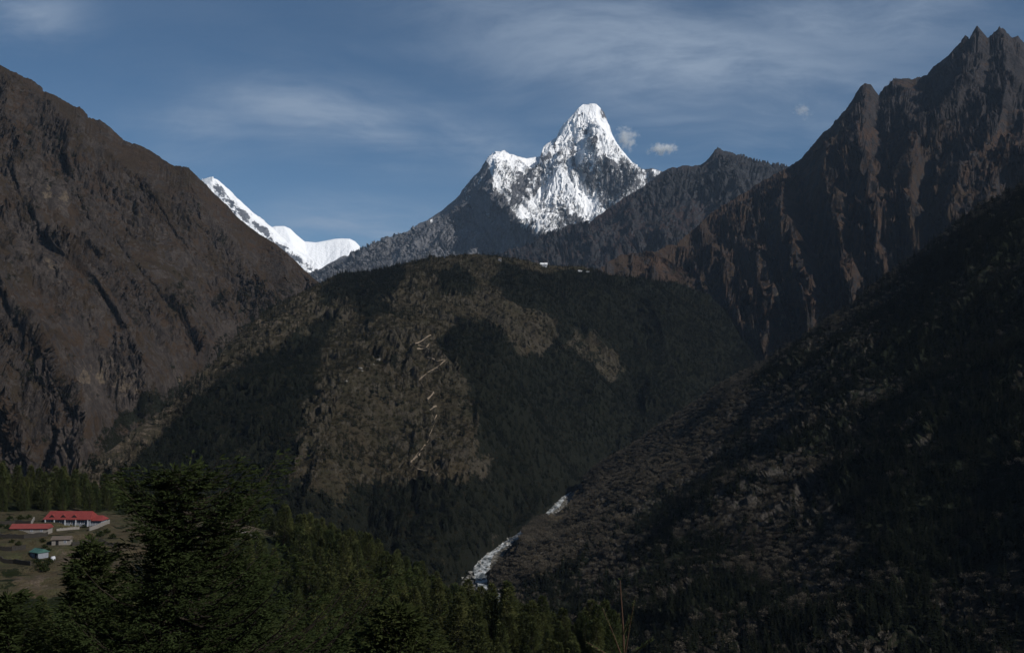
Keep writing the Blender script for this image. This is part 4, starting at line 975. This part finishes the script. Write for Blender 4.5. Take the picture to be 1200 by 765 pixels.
def r_of(py): return float(np.interp(py, [600, 613, 624, 637, 652, 690], [492, 470, 452, 432, 413, 370]))
def spot(px, py, r=None):
    q = P(px, py, r or r_of(py)); return (float(q[0]), float(q[1]), float(ground_z(q[0], q[1])))


def windows(root, xs, z0, z1, wd_, y, sill=True):
    for x in xs:
        f = mk('window', [box(x - wd_ / 2, y - .10, z0, x - wd_ / 2 + .12, y - .01, z1), box(x + wd_ / 2 - .12, y - .10, z0, x + wd_ / 2, y - .01, z1), box(x - wd_ / 2 + .12, y - .10, z1 - .12, x + wd_ / 2 - .12, y - .01, z1), box(x - wd_ / 2 + .12, y - .10, z0, x + wd_ / 2 - .12, y - .01, z0 + .12), box(x - .04, y - .09, z0 + .12, x + .04, y - .02, z1 - .12)], M['frame'], root)
        mk('pane', [box(x - wd_ / 2 + .12, y - .05, z0 + .12, x + wd_ / 2 - .12, y - .012, z1 - .12)], M['glass'], f)


def lodge():
    root = thing('lodge', 'long white lodge with red roof and three dormers above the terraces', 'lodge', spot(79, 611.5), R(-2)); root.scale = (.93, .93, .93)
    W_ = 10.3; D_ = 8; H_ = 3.0
    mk('wall', [box(-W_ + .5, 0, -1.2, W_ - .5, D_, H_)], M['whitewash'], root)
    rf = poly_mesh('roof', *gable_roof(-W_, W_, -1.0, D_ + 1, H_ - .15, 3.0, 1.0), M['red_roof'], root)
    windows(root, [-8.3, -6.6, -4.2, -2.6, 0.0 + .6, 2.2, 5.0, 6.6, 8.4], .7, 2.5, 1.45, 0)
    for x in (-9.3, -5.4, -.7, 4.0, 9.2):
        mk('column', [box(x - .16, -.95, -.8, x + .16, -.62, H_ - .25), box(x - .5, -1.15, -1.2, x + .5, -.5, -.2)], M['frame'], root)
    for x in (-6.9, -2.0, 2.8):
        yb = .2; z0 = H_ + .35; w2 = 1.7; hh = 1.55
        d_ = poly_mesh('dormer', [(x - w2, yb, z0), (x + w2, yb, z0), (x, yb, z0 + hh), (x - w2, yb + 3.4, z0), (x + w2, yb + 3.4, z0), (x, yb + 3.4, z0 + hh)], [(0, 1, 2), (0, 2, 5, 3), (1, 4, 5, 2), (3, 5, 4), (0, 3, 4, 1)], M['red_roof'], root)
        poly_mesh('gable', [(x - w2 * .78, yb - .06, z0 + .08), (x + w2 * .78, yb - .06, z0 + .08), (x, yb - .06, z0 + hh * .82), (x - w2 * .78, yb - .01, z0 + .08), (x + w2 * .78, yb - .01, z0 + .08), (x, yb - .01, z0 + hh * .82)], [(0, 1, 2), (3, 5, 4), (0, 2, 5, 3), (1, 4, 5, 2), (0, 3, 4, 1)], M['dark'], d_)
        mk('barge_board', [box(x - w2 - .1, yb - .12, z0 - .12, x + w2 + .1, yb - .02, z0 + .02)], M['frame'], d_)
    mk('wing_wall', [box(W_ - .45, 1.0, -1.4, W_ + 4.0, D_ - .6, 2.3)], M['whitewash'], root)
    poly_mesh('wing_roof', *gable_roof(W_ - .25, W_ + 4.6, .2, D_, 2.25, 1.8, 1.2), M['red_roof'], root)
    windows(root, [W_ + 1.0, W_ + 2.8], .5, 1.9, 1.2, 1.0)
    mk('door', [box(-.75 - 3.3 + 5.2, -.07, -.2, .15 - 3.3 + 5.0, -.004, 2.1)], M['timber'], root)
    mk('terrace_slab', [box(-W_ - .3, -2.2, -1.6, W_ + 4.2, -.01, -.22)], M['palestone'], root)
lodge()


def hut(name, label, px, py, w_, d_, h_, rise, rot, roof, wall, lean=False, wins=(), door=None, cat='hut'):
    root = thing(name, label, cat, spot(px, py), R(rot))
    mk('wall', [box(-w_ / 2, 0, -.8, w_ / 2, d_, h_)], wall, root)
    poly_mesh('roof', *gable_roof(-w_ / 2 - .35, w_ / 2 + .35, -.45, d_ + .45, h_ + .02, rise, 0, lean=lean), roof, root)
    if rise > 0 and not lean: poly_mesh('gable', [(-w_ / 2 + .02, .02, h_ - .1), (w_ / 2 - .02, .02, h_ - .1), (w_ / 2 - .02, d_ - .02, h_ - .1), (-w_ / 2 + .02, d_ - .02, h_ - .1), (-w_ / 2 + .02, d_ / 2, h_ + rise - .22), (w_ / 2 - .02, d_ / 2, h_ + rise - .22)], [(0, 1, 5, 4), (2, 3, 4, 5), (1, 2, 5), (3, 0, 4)], wall, root)
    for x in wins: windows(root, [x], h_ * .35, h_ * .8, .95, 0)
    if door is not None: mk('door', [box(door - .5, -.06, -.1, door + .5, -.004, h_ * .85)], M['dark'], root)
    return root
hut('long_shed', 'long low shed with red roof and pale stone front, left of the lodge', 34, 623, 14.0, 4.6, 1.9, 1.5, 2, M['red_roof2'], M['palestone'], wins=(-3, 1, 4.6), door=-5)
hut('stone_hut', 'small stone hut with a grey brown board roof below the lodge', 71, 637, 6.2, 4.2, 2.0, 1.0, 9, M['brown_roof'], M['palestone'], wins=(1.6,), door=-1.2)
hut('green_roofed_hut', 'small hut with a green roof and white wall, lowest on the terraces', 40, 651, 4.4, 4.0, 2.1, 1.1, -32, M['green_roof'], M['whitewash'], door=.9, wins=(-1.2,))


def stone_wall(line, label, mat, h_=1.0, th=.5, name='stone_wall'):
    pts = []
    for (x0, y0), (x1, y1) in zip(line[:-1], line[1:]):
        for k in np.linspace(0, 1, 9)[:-1]: pts.append(spot(x0 + (x1 - x0) * k, y0 + (y1 - y0) * k))
    pts.append(spot(*line[-1])); pts = np.array(pts); o0 = pts[0].copy(); pts = pts - o0
    d = np.gradient(pts, axis=0); nn_ = np.stack([-d[:, 1], d[:, 0], d[:, 0] * 0], 1); nn_ = unit(nn_) * th / 2
    hh = h_ * (.85 + .3 * np.random.default_rng(len(label)).random(len(pts)))[:, None] * [0, 0, 1]
    V = np.stack([pts - nn_ - [0, 0, .6], pts - nn_ + hh, pts + nn_ + hh, pts + nn_ - [0, 0, .6]], 1)
    n = len(pts); Fq = [(i * 4 + a, i * 4 + 4 + a, i * 4 + 5 + a, i * 4 + 1 + a) for i in range(n - 1) for a in range(3)] + [(0, 1, 2, 3), (n * 4 - 1, n * 4 - 2, n * 4 - 3, n * 4 - 4)]
    o = mesh_np(name, V.reshape(-1, 3), Fq, mat, False); o.location = o0; return tag(o, label, 'wall')
for ln_, lb, mt_, hh_ in (([(105, 622), (114, 618), (122, 613), (128, 609)], 'pale curving stone wall to the right of the lodge', 'palestone', 1.3), ([(66, 619.5), (80, 618.5), (93, 618)], 'low pale straight wall in front of the lodge', 'palestone', .9),
                          ([(0, 611), (18, 611), (36, 613)], 'dark stone wall above the long red shed', 'stonewall', 1.5), ([(0, 627), (28, 630), (56, 628)], 'dark stone wall just below the long red shed', 'stonewall', 1.5),
                          ([(0, 641), (14, 643), (30, 641)], 'dark stone wall running left from the green roofed hut', 'stonewall', 1.5), ([(0, 655), (16, 658), (36, 664)], 'dark stone wall of the lowest field, below the green roofed hut', 'stonewall', 1.5),
                          ([(84, 640), (110, 636), (140, 637)], 'stone wall right of the small stone hut', 'stonewall', 1.4), ([(110, 648), (138, 652)], 'lowest stone wall between the two left firs', 'stonewall', 1.4),
                          ([(262, 617), (285, 613), (302, 615)], 'pale stone edge of the field right of the tallest fir', 'palestone', .8), ([(37, 613), (38.5, 608), (40, 604)], 'short pale wall climbing beside the lodge at its left', 'palestone', 1.0)):
    stone_wall(ln_, lb, M[mt_], hh_)


def fence():
    root = thing('picket_fence', 'row of pale yellowish pickets in front of the lodge', 'fence', spot(77, 615.5))
    for k in range(13): mk('picket', [box(-4.8 + k * .8, -.06, -.3, -4.62 + k * .8, .06, 1.5)], M['picket'], root)
    mk('rail', [box(-4.9, .061, .9, 5.1, .12, 1.0)], M['picket'], root)
M['picket'] = plain('picket_wood', (.16, .15, .06), .8, 3, .4); fence()
V, Fq = rock_mesh(np.random.default_rng(3), .9); o = mesh_np('boulder', V * .9 + [0, 0, .5], Fq, M['frame'], True); o.location = spot(62, 656); tag(o, 'white painted boulder on the field beside the green roofed hut', 'boulder')
rng = np.random.default_rng(77); bsh = puff_tree(3.0, 2.4, 190, 5, .1); bsh_o = None
M['bush'] = leaf_mat('bush_leaves', (.016, .026, .010), (.032, .036, .014), .5)
for i, (px, py, s_) in enumerate(((46, 666, 1.1), (52, 668, 1.3), (58, 664, 1.2), (44, 659, .8), (14, 636, .7), (22, 637, .8), (52, 642, .8), (105, 628, 1.0), (118, 626, 1.1), (98, 616, .7), (125, 622, 1.0), (132, 630, 1.0), (2, 616, .9), (9, 618, .8), (50, 634, .8), (57, 646, .7), (100, 644, .8), (12, 603, 1.0), (24, 604, 1.1), (34, 602, 1.0))):
    o = one_mesh('bush', bsh, [M['bark'], M['bush']]) if bsh_o is None else bsh_o.copy()
    if bsh_o is None: bsh_o = o
    else: COL.objects.link(o)
    q = spot(px, py); o.location = (q[0], q[1], q[2] - .2); o.scale = (s_ * .6,) * 3; o.rotation_euler = (0, 0, rng.random() * 6)
    tag(o, 'dark round bush by the walls of the village terraces', 'bush', 'bushes on the terraces')

# ------------------------------------------------------------------ far buildings on the ridge, the zigzag trail and pale rocks
def far_house(px, py, w_, d_, h_, rise, label, roof, rot=0):
    q = at(B, px, py, .8, 1.06); root = thing('ridge_house', label, 'house', (float(q[0]), float(q[1]), float(q[2]) + .3), R(rot))
    mk('wall', [box(-w_ / 2, 0, -6, w_ / 2, d_, h_)], M['frame'], root); poly_mesh('roof', *gable_roof(-w_ / 2 - 1, w_ / 2 + 1, -1, d_ + 1, h_ + .02, rise, 0, .3), roof, root)
    windows(root, [-w_ * .3, 0.01, w_ * .3], h_ * .35, h_ * .75, 1.6, 0)
far_house(637, 311.5, 18, 10, 5, 5.5, 'white roofed building on the crest of the wooded ridge', M['white_roof'], -8)
far_house(586, 304.5, 7, 7, 5, 3, 'tiny pale house on the ridge crest, left of the white roofed building', M['brown_roof'])
far_house(680, 318, 9, 7, 3, 2, 'tiny low white house on the ridge crest, right of the white roofed building', M['white_roof'], 10)
far_house(689, 319, 9, 7, 3, 2, 'rightmost tiny white house on the ridge crest', M['white_roof'], -5)
M['dirt'] = plain('pale_trail_dirt', (.19, .15, .11), .95, .3, .5); M['slip'] = plain('pale_slip_rock', (.17, .16, .145), .95, .4, .5)
TRAIL_ALL = [(504, 392), (487, 404), (503, 408), (500, 418), (512, 424), (524, 421), (505, 434), (491, 445), (497, 455), (509, 459), (501, 468), (506, 476), (512, 475), (504, 480), (510, 490), (509, 497), (503, 510), (502, 518), (498, 522), (494, 526), (481, 542), (489, 550), (505, 552), (513, 560)]
items = []
for ln_ in TRAIL_PX + [TRAIL_ALL]:
    pts = []
    for a, b in zip(ln_[:-1], ln_[1:]):
        for k in np.linspace(0, 1, 7)[:-1]: pts.append(at(B, a[0] + (b[0] - a[0]) * k, a[1] + (b[1] - a[1]) * k))
    pts.append(at(B, *ln_[-1])); pts = np.array(pts)
    for _ in range(2): pts[1:-1] = (pts[:-2] + pts[1:-1] + pts[2:]) / 3
    d = unit(np.gradient(pts, axis=0)); fwd = np.array([0, 1.0, .75]); fwd /= np.linalg.norm(fwd); side = unit(fwd - d * (d @ fwd)[:, None]); hw = ((.8 if len(ln_) < 9 else .25) + (.9 if len(ln_) < 9 else .3) * rng.random(len(pts)))[:, None]
    nrm_ = np.array([0, -.6, .8])
    V = np.stack([pts - side * hw + nrm_ * 1.0, pts + nrm_ * 2.0, pts + side * hw * .9 + nrm_ * 1.4], 1); items.append((V.reshape(-1, 3), grid_faces(len(pts), 3), 0))
V, Fq, _ = merged('', None, items); tag(mesh_np('path', V, Fq, M['dirt'], True), kind='structure')
for i, (px, py) in enumerate(SLIP_PX):
    V, Fq = rock_mesh(rng, .5); q = at(B, px, py); o = mesh_np('pale_rock', V * (2.2 + 2 * rng.random()), Fq, M['slip'], True); o.location = q
    tag(o, 'pale bare rock on the scrubby side of the middle ridge', 'rock', 'pale rocks on the middle ridge')

# ------------------------------------------------------------------ clouds behind the snow peak and haze
def cloud(px, py, wpx, hpx, label, dens, seed, rot=0):
    r = 29500.0; c = P(px, py, r); k = r / F
    import bmesh
    bm = bmesh.new(); bmesh.ops.create_icosphere(bm, subdivisions=3, radius=1.0)
    me = bpy.data.meshes.new('cloud'); bm.to_mesh(me); bm.free(); o = bpy.data.objects.new('cloud', me); COL.objects.link(o)
    o.location = c; o.scale = (wpx * k / 2, (wpx + hpx) * k / 4, hpx * k / 2); o.rotation_euler = (0, R(rot), 0)
    m, t = new_mat('cloud_vapour'); p = t.new('ShaderNodeTexCoord').outputs['Object']
    ln_ = t.new('ShaderNodeVectorMath', {0: p}); ln_.operation = 'LENGTH'
    n = t.noise(t.mapping(p, (0, 0, 0), (wpx / 13, 1.6, hpx / 11), (seed, seed * 2, 0)), 1.0, 5, .62)
    d = t.step(t.math('SUBTRACT', t.math('ADD', n, .30), t.math('MULTIPLY', ln_.outputs['Value'], .58)), .46, .82)
    v = t.new('ShaderNodeVolumePrincipled', {'Color': (1, 1, 1, 1), 'Density': t.math('MULTIPLY', d, dens), 'Anisotropy': -0.4})
    t.l.new(v.outputs[0], t.new('ShaderNodeOutputMaterial').inputs['Volume']); me.materials.append(m); m.cycles.volume_step_rate = 1.0 if hasattr(m.cycles, 'volume_step_rate') else 1
    tag(o, label, 'cloud')
cloud(733, 163, 48, 52, 'thin white cloud rising right behind the snow peak', .0050, 2, 20)
cloud(776, 175, 62, 26, 'small white cloud right of the snow peak, just above the ridge', .0085, 5, -4)
cloud(940, 130, 36, 30, 'lone small faint cloud in the open sky at the right', .0035, 9, 25)
HZ = (-16000, -1500, 30, 16000, 25500, 4300)
hz = mk('haze', [box(*HZ)], None); hz.data.materials.clear()
m = bpy.data.materials.new('haze_air'); m.use_nodes = True; t = NT(m.node_tree); t.n.clear()
v = t.new('ShaderNodeVolumePrincipled', {'Color': (.55, .74, 1.0, 1), 'Density': 1.1e-5, 'Anisotropy': 0.0})
m.cycles.volume_sampling = 'DISTANCE'
t.l.new(v.outputs[0], t.new('ShaderNodeOutputMaterial').inputs['Volume']); hz.data.materials.append(m); tag(hz, kind='stuff')
